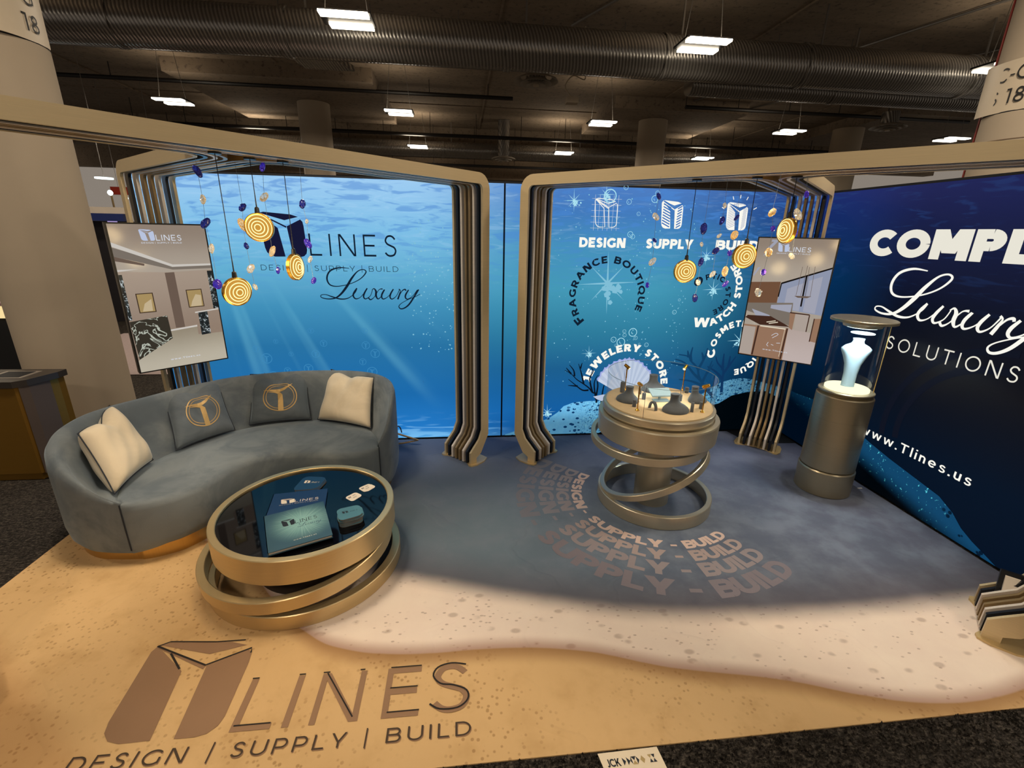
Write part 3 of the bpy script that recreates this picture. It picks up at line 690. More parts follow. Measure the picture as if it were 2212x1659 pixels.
# right wall
wr = lambda y, z: (-.003, y, z)
def rightp(name, polys, mat, d=.003):   # polygons given as (distance from the corner, z)
    return MB().polys([[(-a_, b_) for a_, b_ in P] for P in polys], lambda y, z: (-d, y, z)).build(name, mat, WR, recalc=False)
rightp('lettering', text_line('COMPLETE', .645, 1.893, 2.44, .207, .29, .06), 'cream_glow')
rightp('script_lettering', luxury(.862, 1.452, .00150, 1.45), 'white_glow')
rightp('lettering', text_line('SOLUTIONS', 1.045, 1.185, 1.985, .105, .10, .42), 'cream_glow')
rightp('lettering', text_line('www.Tlines.us', 1.03, .435, 1.945, .075, .15, .26), 'white_glow')
rightp('reef_print', [[(.01, .50), (.2, .50), (.45, .52), (.7, .50), (.95, .44), (1.15, .385), (1.35, .34), (1.6, .295), (1.784, .262), (1.9, .2), (1.98, .13), (2.067, .085), (2.16, .05), (2.235, .02), (.01, .02)]], 'reef_far')
q = []
for k in range(2): 
    r = .62+.12*k; q += ribbon([(1.95+r*math.cos(a_/20*PI*.55+PI*.5), .62+r*math.sin(a_/20*PI*.55+PI*.5)) for a_ in range(21)], .05)
rightp('faint_ring_print', q, glow('faint_ring', S(15, 19, 32), 1.), .0025)
# black cut-out mat in the back right corner
o = MB().prism([(-.56, -.0), (-.52, -.19), (-.36, -.31), (-.19, -.33), (-.004, -.336), (-.004, -.004), (-.56, -.004)][1:], 0, .006).build('corner_mat', 'mattblack')
tag(o, 'thin black mat in the floor corner where the two lit walls meet', 'mat')

# ---------------------------------------------------------------- ceiling
t = NT('concrete_slab'); p, px, py, pz = t.pos(); n = t.noise(t.scale(p, (1, 3, 1)), 1.2, 5., .65); n2 = t.noise(p, 9., 4., .7)
c = t.mix(n, S(108, 95, 80), S(150, 133, 112)); c = t.mix(t.maprange(n2, .52, .7), c, S(92, 80, 68))
t.base(c, .9); t.bump(n2, .2, .02); M['slab'] = t.m
CZ = 5.9
CE = MB().box(-22, -9, CZ, 18, 30, CZ+.3).build('ceiling', 'slab'); tag(CE, kind='structure')
for x0, y0, x1, y1 in ((-10.6, 9.6, -5.6, 14.6), (1.2, 10.8, 5.4, 14.8), (9.6, 9.8, 14., 15.)):
    MB().box(x0, y0, CZ-.32, x1, y1, CZ+.02).build('drop_panel', 'slab', CE)
jb = MB()
for x in (-13.2, -7.9, -2.6, 2.7, 8.0, 13.3): jb.box(x-.02, -9, CZ-.03, x+.02, 30, CZ+.01)
for y in (2.2, 7.6, 12.9, 18.2): jb.box(-22, y-.02, CZ-.025, 18, y+.02, CZ+.01)
jb.build('formwork_ridge', 'slab', CE)
for y0, z0, z1 in ((16.4, 4.85, 5.9), (22.0, 4.6, 5.9)): MB().box(-22, y0, z0, 18, y0+.5, z1).build('beam', 'slab', CE)
M['hallwall'] = flat('hall_wall', S(100, 92, 82), .9)
o = MB().box(-22, 27, 0, 18, 27.2, CZ).build('wall_far', 'hallwall'); tag(o, kind='structure')

# ---------------------------------------------------------------- ducts, pipes, fixtures overhead
t = NT('spiral_duct'); p, px, py, pz = t.pos()
wv = t.new('ShaderNodeTexWave', wave_type='BANDS', bands_direction='X'); t.put(wv.inputs['Vector'], t.xyz(t.math('ADD', px, t.math('MULTIPLY', pz, .25)), 0., 0.)); wv.inputs['Scale'].default_value = 5.6
wf = wv.outputs[1]
t.base(t.mix(wf, S(120, 116, 112), S(178, 174, 168)), .26, .7); t.bump(wf, .5, .012); M['duct'] = t.m
M['pipe_dark'] = flat('dark_pipe', S(26, 23, 21), .5); M['pipe_grey'] = metal_mat('conduit', S(150, 146, 140), .35, .8)
def xduct(name, label, y, z, r, x0, x1, mat='duct', cat='duct', n=24, rings=()):
    root = thing(name, label, cat, ((x0+x1)/2, y, z))
    mb = MB(); mb.tube([(x0, y, z), (x1, y, z)], r, n, True); mb.build('duct_tube' if r > .1 else 'pipe_run', mat, root, smooth=True)
    if rings:
        for xr in rings: MB().tube([(xr-.05, y, z), (xr+.05, y, z)], r*1.06, n, True).build('joint_collar', mat, root, smooth=True)
        for xr in rings:
            MB().box(xr+.3, y-.012, z+r*.9, xr+.33, y+.012, CZ).build('hanger', 'pipe_grey', root)
    return root
xduct('air_duct', 'long ribbed silver air duct across the top of the photo', 4.7, 4.95, .33, -16, 14, rings=(-8.6, -6.1, -2.6, .1, 2.7, 6.))
xduct('air_duct', 'second ribbed silver duct, tucked below and behind the long one, right half only', 5.5, 4.80, .20, 1.0, 13, rings=(4.,))
xduct('air_duct', 'far ribbed silver duct low under the ceiling behind the distant columns', 15.4, 4.95, .28, -14, 8, rings=(-9, -4, 1,))
for i, (y, z, x0, x1, r, m, lab) in enumerate((
    (10.3, 5.55, -13.8, -1.9, .05, 'pipe_dark', 'thin black sprinkler pipe running above the left distant column'),
    (10.2, 5.55, 3.1, 12.3, .05, 'pipe_dark', 'thin black sprinkler pipe above the right distant column'),
    (6.0, 5.0, -13, 13, .03, 'pipe_grey', 'pale conduit running just below the long air duct'),
    (2.2, 5.6, -2.6, 12, .025, 'pipe_grey', 'pale conduit crossing the ceiling nearest the camera at top right'),
    (14.0, 5.2, -14, 12, .06, 'pipe_dark', 'thick dark pipe in front of the far duct'),
    (16.0, 4.5, -14, 12, .05, 'pipe_dark', 'lowest dark pipe behind the far duct'),
    (7.0, 5.45, -13, 14, .02, 'pipe_grey', 'thin pale conduit high behind the long air duct'))):
    rt = thing('ceiling_pipe', lab, 'pipe', ((x0+x1)/2, y, z))
    MB().tube([(x0, y, z), (x1, y, z)], r, 8).build('pipe_run', m, rt, smooth=True)
    for k in range(int((x1-x0)/1.6)+1): MB().box(x0+k*1.6, y-.008, z+r*.5, x0+k*1.6+.016, y+.008, CZ-.001).build('hanger_rod', m, rt)
for (xa, ya, xb, yb, lab) in ((6.3, 2.0, 3.4, 11.5, 'slanting grey conduit on the slab at the right'), (9.2, 2.6, 5.2, 12.5, 'slanting grey conduit nearest the right column'), (.9, 1.6, -1.2, 6.2, 'slanting grey conduit left of the second bright fixture')):
    o = MB().tube([(xa, ya, CZ-.04), (xb, yb, CZ-.04)], .022, 6).build('slab_conduit', 'pipe_grey'); tag(o, lab, 'pipe')
# fixtures on a 5.35 m grid
def fixture(x, y, lab, far):
    r = thing('ceiling_light', lab, 'ceiling light', (x, y, 4.8), 'paired strip fixtures under the hall ceiling')
    m = 'strip_far' if far else 'strip'
    MB().box(x-.36, y-.25, 4.83, x+.36, y+.25, 4.86).build('housing', 'pipe_dark', r)
    for k, dy in enumerate((-.20, .20)):
        MB().box(x-.33+(.05 if k else 0), y+dy-.085, 4.80, x+.33, y+dy+.085, 4.83).build('light_strip', m, r)
    for dx in (-.3, .3): MB().tube([(x+dx, y, 4.86), (x+dx*.6, y, CZ-.001)], .006, 5).build('hanging_wire', 'pipe_grey', r)
LBL = {(-4.97, 3.68): 'bright paired strip light at the top, left of centre, against the big duct', (.34, 3.71): 'bright paired strip light at the top, right of centre, against the big duct', (5.7, 3.75): 'strip light half hidden by the near right column',
 (-10.2, 9.1): 'strip light between the near left column and the left distant column', (-4.9, 9.1): 'strip light right of the left distant column', (.38, 9.2): 'strip light left of the right distant column',
 (5.7, 9.15): 'strip light right of the right distant column', (10.7, 9.1): 'strip light above the right arch beam beside the near right column',
 (-4.85, 14.1): 'small far strip light over the left arch', (.42, 14.2): 'small far strip light over the gap between the arches', (5.75, 14.1): 'small far strip light over the right arch', (16.3, 20.): 'farthest strip light, just over the dark blue wall',
 (-14.9, 20.): 'far strip light seen under the left arch beam beside the column'}
for (x, y), lb in LBL.items(): fixture(x, y, lb, y > 8)
# diffusers
for x, y, z, lb in ((-1.80, 6.65, 5.0, 'round white air diffuser hanging under the duct at top centre'), (-1.75, 14.7, 4.6, 'small far round air diffuser above the left arch end'), (8.9, 9.4, 5.1, 'round air diffuser at the edge of the near right column')):
    r = thing('air_diffuser', lb, 'vent', (x, y, z))
    for k, (ro, zz) in enumerate(((.46, 0), (.33, -.04), (.2, -.07))):
        MB().lathe([(ro, zz), (ro-.04, zz+.01), (ro-.14, zz+.07), (ro-.13, zz+.08), (ro-.02, zz+.03)], (x, y, z), 32, close=True).build('vane_ring', flat('diffuser_white', S(176, 168, 156), .5), r, smooth=True)
    MB().cyl((x, y, z-.08), .06, .03).build('centre_cap', 'label', r, smooth=True)
    MB().cyl((x, y, z+.05), .22, .35 if z > 4.8 else CZ-z-.06).build('neck', 'duct', r, smooth=True)
r = thing('ceiling_speaker', 'small white junction box with a looped cable beside the centre diffuser', 'junction box', (-1.1, 6.3, 4.62))
MB().box(-1.22, 6.2, 4.55, -.98, 6.4, 4.66).build('box_body', 'label', r)
MB().tube(catmull([(-1.1, 6.3, 4.66), (-1.25, 6.3, 4.85), (-1.1, 6.3, 5.05), (-.85, 6.3, 5.0), (-.9, 6.3, 5.3), (-.9, 6.3, 5.9)], 6), .012, 6).build('cable', 'label', r, smooth=True)
r = thing('projector', 'grey box bracketed under the duct left of centre', 'ceiling box', (-6.2, 6.8, 5.25))
MB().prism([(-6.75, 6.5), (-5.9, 6.5), (-5.6, 7.4), (-6.6, 7.4)], 5.2, 5.3).build('box_body', 'duct', r)
MB().box(-6.2, 6.9, 5.3, -6.17, 6.93, 5.895).build('bracket', 'pipe_grey', r)

# ---------------------------------------------------------------- columns
def column(x, y, r, lab, top=CZ, word=None):
    rt = thing('round_column', lab, 'column', (x, y, 0))
    MB().lathe([(r, 0), (r, top)], (x, y, 0), 48).build('shaft', 'column', rt, smooth=True)
    MB().lathe([(r+.002, 2.95), (r+.004, 2.955), (r+.002, 2.96)], (x, y, 0), 48, close=True).build('joint_line', flat('joint', S(120, 100, 80), .8), rt)
    return rt
def wrap(polys, cx, cy, r, th0):
    """text polygons (u along the arc, z) on a cylinder, reading left to right seen from outside"""
    return lambda u, z: (cx+r*math.cos(th0+u/r), cy+r*math.sin(th0+u/r), z)
for (cx, cy, r, lab, l1, l2, th, z0) in ((-7.3, .6, .39, 'near left round painted column behind the sofa', 'C-G', 'R 18', math.radians(-16), 3.50), (2.12, .12, .39, 'near right round painted column behind the dark blue wall', 'C-G', 'S 18', math.radians(-180), 3.27)):
    rt = column(cx, cy, r, lab)
    f = wrap(None, cx, cy, r+.012, th)
    LS = MB().grid(lambda u, v: (cx+(r+.003)*math.cos(th-.55+1.1*u), cy+(r+.003)*math.sin(th-.85+1.5*u), z0-.07+.44*v), 24, 2).build('label_sheet', 'label', rt)
    q = text_line(l1, -.13, z0+.19, .15, .125, .12, .14)+text_line(l2, -.15, z0, .15, .125, .12, .14)
    MB().polys(q, f).build('lettering', 'darktext', LS, recalc=False)
    MB().lathe([(r+.001, z0-.075), (r+.005, z0-.07), (r+.001, z0-.065)], (cx, cy, 0), 48, close=True).build('label_edge', 'piping', rt)
    if cx > 0: MB().box(cx-.7071*r-.012, cy+.7071*r-.002, 0, cx-.7071*r+.002, cy+.7071*r+.012, CZ-.001).build('red_corner_trim', 'redtrim', rt)
for cx, cy, lab in ((-7.75, 12.1, 'distant round column above the left arch'), (2.95, 12.2, 'distant round column above the right arch'), (9.8, 12., 'distant round column between the right arch beam and the blue wall')):
    column(cx, cy, .46, lab, 5.575)

# ================================================================= FURNITURE AND DISPLAYS
# ---------------------------------------------------------------- metal arches
PITCH = .046; TH = .02; TOPZ = 2.445; BW = .08; A = 1.72; B = 1.96; RC = .12
BM = ['beam_gold', 'band_dark', 'band_light', 'band_bronze', 'band_bronze', 'band_light', 'band_dark', 'beam_gold']
def vprofile(Lt):
    """outer and inner edge of one band in (s, z), from one foot over the beam to the other"""
    o = [(.20, .012), (.20, .06), (.13, .10), (.05, .16), (.0, .24), (0, .6), (0, 1.2), (0, 1.8), (0, TOPZ-RC)]
    i = [(.235, .012), (.235, .12), (.19, .16), (.12, .22), (BW, .30), (BW, .6), (BW, 1.2), (BW, 1.8), (BW, TOPZ-RC)]
    o[0] = (.16, .012); o[1] = (.16, .05); o[2] = (.10, .08)
    n = 6
    for k in range(1, n+1):
        t = PI/2*k/n; o.append((RC-RC*math.cos(t), TOPZ-RC+RC*math.sin(t))); ri = RC-BW; i.append((BW+ri-ri*math.cos(t), TOPZ-RC+ri*math.sin(t)))
    m = max(2, int(Lt/.06)); 
    for k in range(1, m):
        s = RC+(Lt-2*RC)*k/m; o.append((s, TOPZ)); i.append((s, TOPZ-BW))
    h = len(o); 
    base = [(x, z) for x, z in o[:9+n]]; bi = i[:9+n]
    o += [(Lt-x, z) for x, z in reversed(base)]; i += [(Lt-x, z) for x, z in reversed(bi)]
    return o, i
def planpath(kind, j):
    """plan polyline of a band in the arch's own axes (x along the cross bar, y towards the back leg)"""
    if kind == 'MF': return [(-A, j*PITCH), (A, j*PITCH)]
    R0 = .14; cx, cy = -(3.5*PITCH+R0), 7*PITCH+R0; r = R0+(7-j)*PITCH
    pts = [(-A, j*PITCH)]+[(cx+r*math.sin(t*PI/2/10), cy-r*math.cos(t*PI/2/10)) for t in range(11)]+[(-(j-3.5)*PITCH, B)]
    return pts if kind == 'MB' else [(-x, y) for x, y in pts]
def along(P):
    L = [0]
    for a_, b_ in zip(P, P[1:]): L.append(L[-1]+math.hypot(b_[0]-a_[0], b_[1]-a_[1]))
    def at(s):
        s = max(0, min(L[-1], s))
        for k in range(len(P)-1):
            if s <= L[k+1] or k == len(P)-2:
                f = (s-L[k])/(L[k+1]-L[k]); dx, dy = P[k+1][0]-P[k][0], P[k+1][1]-P[k][1]; d = math.hypot(dx, dy)
                return (P[k][0]+dx*f, P[k][1]+dy*f), (-dy/d, dx/d)
    return at, L[-1]
def arch(ox, oy, ex, ey, label):
    """ox, oy plan origin; ex unit along the cross bar from the middle leg to the front leg, ey towards the back leg"""
    W = lambda x, y, z: (ox+ex[0]*x+ey[0]*y, oy+ex[1]*x+ey[1]*y, z)
    rt = thing('metal_arch', label, 'arch', W(0, .5, 0))
    for kind, js in (('MF', (0, 1, 2, 3)), ('MB', (4, 5, 6, 7)), ('FB', (4, 5, 6, 7))):
        for j in js:
            at, Lt = along(planpath(kind, j)); o_, i_ = vprofile(Lt); vs = []; n = len(o_)
            for e in (-1, 1):
                for prof in (o_, i_):
                    for s, z in prof:
                        (x, y), (nx, ny) = at(s); vs.append(W(x+nx*e*TH/2, y+ny*e*TH/2, z))
            fs = []
            for k in range(n-1):
                fs += [(k, k+1, n+k+1, n+k), (2*n+k, 3*n+k, 3*n+k+1, 2*n+k+1), (k, 2*n+k, 2*n+k+1, k+1), (n+k, n+k+1, 3*n+k+1, 3*n+k)]
            fs += [(0, n, 3*n, 2*n), (n-1, 3*n-1, 4*n-1, 2*n-1)]
            MB().add(vs, fs).build('arch_band', BM[j], rt, smooth=True, ang=30)
    def plate(f):
        P = [(.03, -.02), (.10, -.05), (.20, -.05), (.25, -.03), (.255, .0), (.215, .07), (.195, .161), (.215, .25), (.255, .325), (.25, .355), (.20, .375), (.10, .37), (.03, .345), (.02, .16)]
        MB().prism([f(a_, b_) for a_, b_ in P], 0, .012, lambda x, y, z: W(x, y, z)).build('foot_plate', 'gold', rt)
    plate(lambda s, q: (-A+s, q)); plate(lambda s, q: (A-s, q)); plate(lambda s, q: (q-.161, B-s))
    MB().prism([(-.55, 4*PITCH-.01), (.55, 4*PITCH-.01), (.12, .62), (-.12, .62)], 2.425, 2.435, W).build('canopy_plate', 'beam_gold', rt)
    return rt, W
s2 = math.sqrt(.5)
arch(-4.415, -1.645, (-s2, -s2), (-s2, s2), 'left gold and black three-legged metal arch over the sofa')
arch(-1.726, -1.656, (s2, -s2), (s2, s2), 'right gold and black three-legged metal arch over the round jewellery stand')

# ---------------------------------------------------------------- screens on the back legs
def smat(name, c): 
    if name not in M: M[name] = glow(name, c, .85)
    return name
t = NT('lit_marble'); o_ = t.objco(); n = t.noise(o_, 7., 4., .55, .5); v = t.math('ABSOLUTE', t.math('SUBTRACT', n, .5))
t.base((0, 0, 0, 1), .3, 0., t.mix(t.maprange(v, .006, .016), S(190, 196, 182), S(52, 48, 40)), .85); M['lit_marble'] = t.m
t = NT('lit_marble_dark'); o_ = t.objco(); n = t.noise(o_, 40., 4., .7, 1.)
t.base((0, 0, 0, 1), .3, 0., t.ramp(n, [(.42, S(18, 24, 30)), (.55, S(40, 52, 52)), (.6, S(190, 200, 205))]), .85); M['lit_marble_dark'] = t.m
def grad(name, c0, c1, z0, z1):
    t = NT(name); p, px, py, pz = t.pos(); n = t.noise(p, 9., 3.); t.base((.01, .01, .01, 1), .12, 0., t.mix(t.math('ADD', t.maprange(pz, z0, z1, 0., .9), t.math('MULTIPLY', n, .1)), c0, c1), .85, spec=.5); M[name] = t.m
grad('tv_ceiling', S(178, 166, 152), S(146, 130, 116), 1.7, 2.0)
grad('tv_floor', S(196, 188, 170), S(150, 138, 118), .98, 1.3)
grad('tv_wall', S(150, 130, 114), S(172, 154, 138), 1.2, 1.7)
grad('tv_floor2', S(200, 184, 180), S(186, 168, 160), .98, 1.3)
smat('tv_cove', S(214, 208, 200)); smat('tv_shade', S(112, 94, 82)); smat('tv_window', S(176, 150, 100)); smat('tv_window2', S(206, 186, 150)); smat('tv_frame', S(66, 50, 38))
smat('tv_white', S(226, 232, 244)); smat('tv_logo', S(196, 208, 236)); smat('tv_sky', S(150, 158, 182)); smat('tv_sky2', S(170, 172, 188)); smat('tv_black', S(18, 14, 12)); smat('tv_brown', S(118, 84, 62)); smat('tv_box', S(158, 122, 98)); smat('tv_box2', S(182, 168, 158)); smat('tv_dark', S(70, 44, 34)); smat('tv_grey', S(128, 118, 108)); smat('tv_light', S(236, 224, 200))
def screen(cx, cy, az, label, layers):
    d = (math.cos(az), math.sin(az)); nrm = (math.sin(az), -math.cos(az))   # nrm faces the visitor
    if nrm[1] > 0: nrm = (-nrm[0], -nrm[1])
    P = lambda u, z, k: (cx+d[0]*u+nrm[0]*k, cy+d[1]*u+nrm[1]*k, z)
    rt = thing('display_screen', label, 'screen', P(0, .96, -.02))
    z0, z1, hw = .965, 2.025, .302
    b = MB(); prof = [(-hw, z0), (hw, z0), (hw, z1), (-hw, z1)]
    b.add([P(u, z, 0) for u, z in prof]+[P(u, z, -.012) for u, z in prof]+[P(u*.98, z, -.075) for u, z in prof], [(0, 1, 2, 3), (11, 10, 9, 8)]+[(i, (i+1) % 4, 4+(i+1) % 4, 4+i) for i in range(4)]+[(4+i, 4+(i+1) % 4, 8+(i+1) % 4, 8+i) for i in range(4)])
    cs = b.build('casing', 'black', rt)
    b2 = MB(); e = .010
    b2.add([P(u, z, .0015) for u, z in [(-hw+e, z0+e), (hw-e, z0+e), (hw-e, z1-e), (-hw+e, z1-e)]], [(0, 1, 2, 3)]); mats = [layers[0][0]]
    pic = b2
    for li, (m, polys) in enumerate(layers[1:]):
        if m not in mats: mats.append(m)
        pic.cur = mats.index(m)
        pic.polys([[(max(-hw+e, min(hw-e, u)), max(z0+e, min(z1-e, z))) for u, z in q] for q in polys], lambda u, z, li=li: P(u, z, .0019+.00025*li))
    pic.build('picture', mats, cs, recalc=False)
    MB().tube([P(-.05, 1.5, -.075), P(-.05, 1.5, -.15)], .03, 8).build('wall_mount', 'black', rt)
    for uu, a0, a1 in ((-.12, 1.3, 1.7), (.12, 1.3, 1.7)):
        q = [(uu-.02, a0), (uu+.02, a0), (uu+.02, a1), (uu-.02, a1)]
        MB().add([P(u, z, -.075) for u, z in q]+[P(u, z, -.12) for u, z in q], [(0, 1, 2, 3), (7, 6, 5, 4)]+[(i, (i+1) % 4, 4+(i+1) % 4, 4+i) for i in range(4)]).build('mount_rail', 'black', rt)
    return rt
R_ = lambda u0, z0, u1, z1: [(u0, z0), (u1, z0), (u1, z1), (u0, z1)]
LA = [('tv_ceiling', []),
 ('tv_wall', [[(-.30, 1.70), (.0, 1.682), (.30, 1.69), (.30, 1.18), (-.30, 1.0)]]),
 ('tv_grey', [[(-.30, 1.86), (.035, 1.735), (.035, 1.70), (-.30, 1.80)], [(.035, 1.735), (.30, 1.735), (.30, 1.70), (.035, 1.70)]]),
 ('tv_cove', [[(-.30, 1.895), (.04, 1.737), (.30, 1.736), (.30, 1.722), (.035, 1.72), (-.30, 1.865)], [(-.30, 1.712), (-.17, 1.712), (-.30, 1.698)]]),
 ('tv_shade', [[(-.298, 1.80), (-.13, 1.748), (-.133, 1.734), (-.298, 1.77)], [(-.02, 1.68), (.04, 1.682), (.04, 1.27), (-.02, 1.27)]]),
 ('lit_marble_dark', [R_(-.30, 1.36, -.272, 1.678), R_(.257, 1.388, .30, 1.682)]),
 ('tv_frame', [R_(-.222, 1.404, -.119, 1.544), R_(.09, 1.412, .197, 1.548)]),
 ('tv_window', [R_(-.216, 1.41, -.125, 1.538), R_(.096, 1.418, .191, 1.542)]),
 ('tv_window2', [[(-.20, 1.415), (-.14, 1.415), (-.135, 1.5), (-.18, 1.47)], [(.105, 1.42), (.18, 1.42), (.185, 1.50), (.15, 1.51), (.12, 1.46)]]),
 ('tv_floor', [[(-.30, 1.06), (-.10, 1.265), (.12, 1.27), (.12, 1.2), (.30, 1.195), (.30, .97), (-.30, .97)]]),
 ('tv_cove', [[(-.06, 1.262), (.122, 1.275), (.122, 1.262), (-.06, 1.25)], [(.124, 1.376), (.30, 1.388), (.30, 1.378), (.124, 1.366)]]),
 ('lit_marble', [[(-.293, 1.35), (-.06, 1.370), (-.055, 1.196), (-.284, 1.07)]]),
 ('lit_marble_dark', [[(.144, 1.368), (.209, 1.372), (.207, 1.196), (.141, 1.192)]]),
 ('tv_wall', [[(.211, 1.372), (.30, 1.378), (.30, 1.198), (.209, 1.196)]]),
 ('tv_logo', icon(-.124, 1.905, .088, .078)),
 ('tv_white', text_line('LINES', -.031, 1.906, .127, .040, .12, .25)),
 ('tv_white', text_line('DESIGN | SUPPLY | BUILD', -.122, 1.886, .124, .010, .14, .25)),
 ('tv_white', text_line('www.Tlines.us', -.095, 1.03, .103, .013, .16, .3))]
screen(-5.578, -.608, PI/4, 'left portrait screen showing a marble shop counter, beside the sofa', LA)
RA = [('tv_ceiling', []),
 ('tv_brown', [[(-.30, 1.636), (-.06, 1.655), (-.06, 1.44), (-.30, 1.44)]]),
 ('tv_sky', [[(-.052, 1.642), (.30, 1.79), (.30, 1.40), (-.06, 1.43)]]),
 ('tv_sky2', [[(.0, 1.60), (.12, 1.66), (.12, 1.42), (.0, 1.43)], [(.15, 1.68), (.24, 1.72), (.24, 1.41), (.15, 1.42)]]),
 ('tv_black', ribbon([(-.052, 1.642), (.30, 1.79)], .014)+ribbon([(-.052, 1.645), (-.057, 1.525)], .009)+ribbon([(.124, 1.715), (.128, 1.46)], .012)+ribbon([(.30, 1.79), (.30, 1.4)], .01)),
 ('tv_shade', ribbon([(.08, 1.79), (.075, 1.55)], .003)+ribbon([(.115, 1.80), (.11, 1.55)], .003)+ribbon([(.13, 1.79), (.145, 1.55)], .003)+ribbon([(.17, 1.797), (.18, 1.55)], .003)+[[(.062, 1.546), (.19, 1.552), (.16, 1.535), (.09, 1.532)]]),
 ('tv_floor2', [[(.07, 1.262), (.30, 1.24), (.30, .97), (.07, .97)]]),
 ('tv_grey', [[(-.30, 1.45), (.066, 1.485), (.078, 1.285), (-.30, 1.38)]]),
 ('tv_sky2', [[(-.1, 1.45), (.06, 1.47), (.06, 1.4), (-.1, 1.42)], [(-.25, 1.40), (-.1, 1.36), (-.06, 1.31), (-.2, 1.33)]]),
 ('tv_dark', [[(-.305, 1.318), (-.161, 1.265), (.079, 1.276), (-.086, 1.351), (-.273, 1.34)]]),
 ('tv_box', [[(-.300, 1.255), (.07, 1.262), (.07, .975), (-.30, .975)], [(.246, 1.368), (.295, 1.375), (.295, 1.168), (.246, 1.174)], [(.057, 1.399), (.10, 1.398), (.10, 1.25), (.07, 1.27)]]),
 ('tv_box2', [[(.10, 1.398), (.206, 1.395), (.206, 1.249), (.116, 1.251)], R_(-.30, .98, -.19, 1.24)]),
 ('tv_dark', ribbon([(.057, 1.40), (.206, 1.397)], .01)+ribbon([(.206, 1.395), (.206, 1.25)], .008)+ribbon([(.246, 1.37), (.246, 1.17)], .008)+ribbon([(-.17, 1.255), (-.18, .98)], .014)+ribbon([(.062, 1.26), (.055, .98)], .012)),
 ('tv_light', ribbon([(-.155, 1.255), (.05, 1.253)], .010)+ribbon([(-.11, 1.295), (-.04, 1.315)], .008)+ribbon([(-.09, 1.285), (-.02, 1.305)], .008)+ribbon([(.045, 1.25), (.04, 1.0)], .003)+ribbon([(-.25, 1.545), (-.19, 1.56)], .012)),
 ('tv_white', ribbon(catmull([(-.05, 1.18), (-.02, 1.205), (.0, 1.195), (-.04, 1.16)], 4), .004)+ribbon([(-.065, 1.117), (-.075, 1.09), (-.06, 1.08)], .004)+ribbon([(-.04, 1.10), (-.02, 1.095)], .004)+ribbon([(.0, 1.118), (.03, 1.122)], .004)),
 ('tv_logo', icon(-.134, 1.905, .085, .078)),
 ('tv_sky2', [[(-.187, 2.003), (-.129, 2.003), (-.188, 1.925), (-.235, 1.86), (-.215, 1.93), (-.17, 1.985), (-.19, 1.985)], [(-.30, 1.70), (-.26, 1.765), (-.24, 1.77), (-.28, 1.69)]]),
 ('tv_white', text_line('LINES', -.048, 1.908, .117, .038, .12, .25)),
 ('tv_white', text_line('DESIGN | SUPPLY | BUILD', -.133, 1.888, .116, .009, .14, .25)),
 ('tv_white', text_line('www.Tlines.us', -.10, 1.042, .10, .012, .16, .3))]
screen(-.61, -.571, -PI/4, 'right portrait screen showing a jewellery shop with big windows', RA)

# ---------------------------------------------------------------- hanging pendants and crystal strands
def pendant(x, y, zt, zc, az, tilt, label):
    r = thing('pendant_lamp', label, 'pendant lamp', (x, y, zt), 'disc pendants with glowing rings')
    R0 = .072
    MB().tube([(x, y, zt), (x, y, zc+R0+.12), (x, y, zc+R0+.02)], [.0022, .0022, .004], 6).build('cord', 'cord', r)
    MB().cyl((x, y, zt-.010), .03, .010, 20).build('ceiling_cap', 'black', r)
    MB().lathe([(.004, R0+.035), (.011, R0+.03), (.014, R0-.004)], (x, y, zc), 12).build('socket', 'black', r, smooth=True)
    # disc: axis horizontal towards azimuth az
    ax = Vector((math.cos(az)*math.cos(tilt), math.sin(az)*math.cos(tilt), math.sin(tilt))); si = Vector((-math.sin(az), math.cos(az), 0)); up = ax.cross(si)*-1
    if up.z < 0: up = -up
    c = Vector((x, y, zc))
    def lat(prof, n=40, close=False):
        vs = []; m = len(prof)
        for rr, h in prof:
            for k in range(n):
                t_ = 2*PI*k/n; vs.append(c+si*(rr*math.cos(t_))+up*(rr*math.sin(t_))+ax*h)
        fs = [(i*n+k, i*n+(k+1) % n, ((i+1) % m)*n+(k+1) % n, ((i+1) % m)*n+k) for i in range(m if close else m-1) for k in range(n)]
        return vs, fs
    b = MB(); b.add(*lat([(R0, -.012), (R0+.004, -.010), (R0+.004, .010), (R0, .012), (R0-.004, .01), (R0-.004, -.01)], close=True)); b.build('metal_rim', 'lamp_brass', r, smooth=True)
    b = MB()
    b.add(*lat([(0.0005, -.028), (R0*.35, -.0245), (R0*.65, -.0175), (R0-.004, -.008), (R0-.004, .008), (R0*.65, .0175), (R0*.35, .0245), (.0005, .028)])); lens = b.build('glass_lens', 'lamp_amber', r, smooth=True)
    for s_ in (-1, 1):
        b = MB()
        for rr, hh in ((.066, .0095), (.049, .0185), (.033, .0245), (.017, .0285)):
            b.add(*lat([(rr-.0026, s_*(hh-.001)), (rr+.0026, s_*(hh-.002)), (rr, s_*(hh+.003))], close=True))
        b.build('glowing_rings', 'lamp_glow', lens, smooth=True)
    l = bpy.data.lights.new('pendant_light', 'POINT'); l.energy = 2.6; l.color = (1, .72, .35); l.shadow_soft_size = .07
    lo = bpy.data.objects.new('pendant_light', l); C.objects.link(lo); lo.location = (x, y-.10, zc-.1)
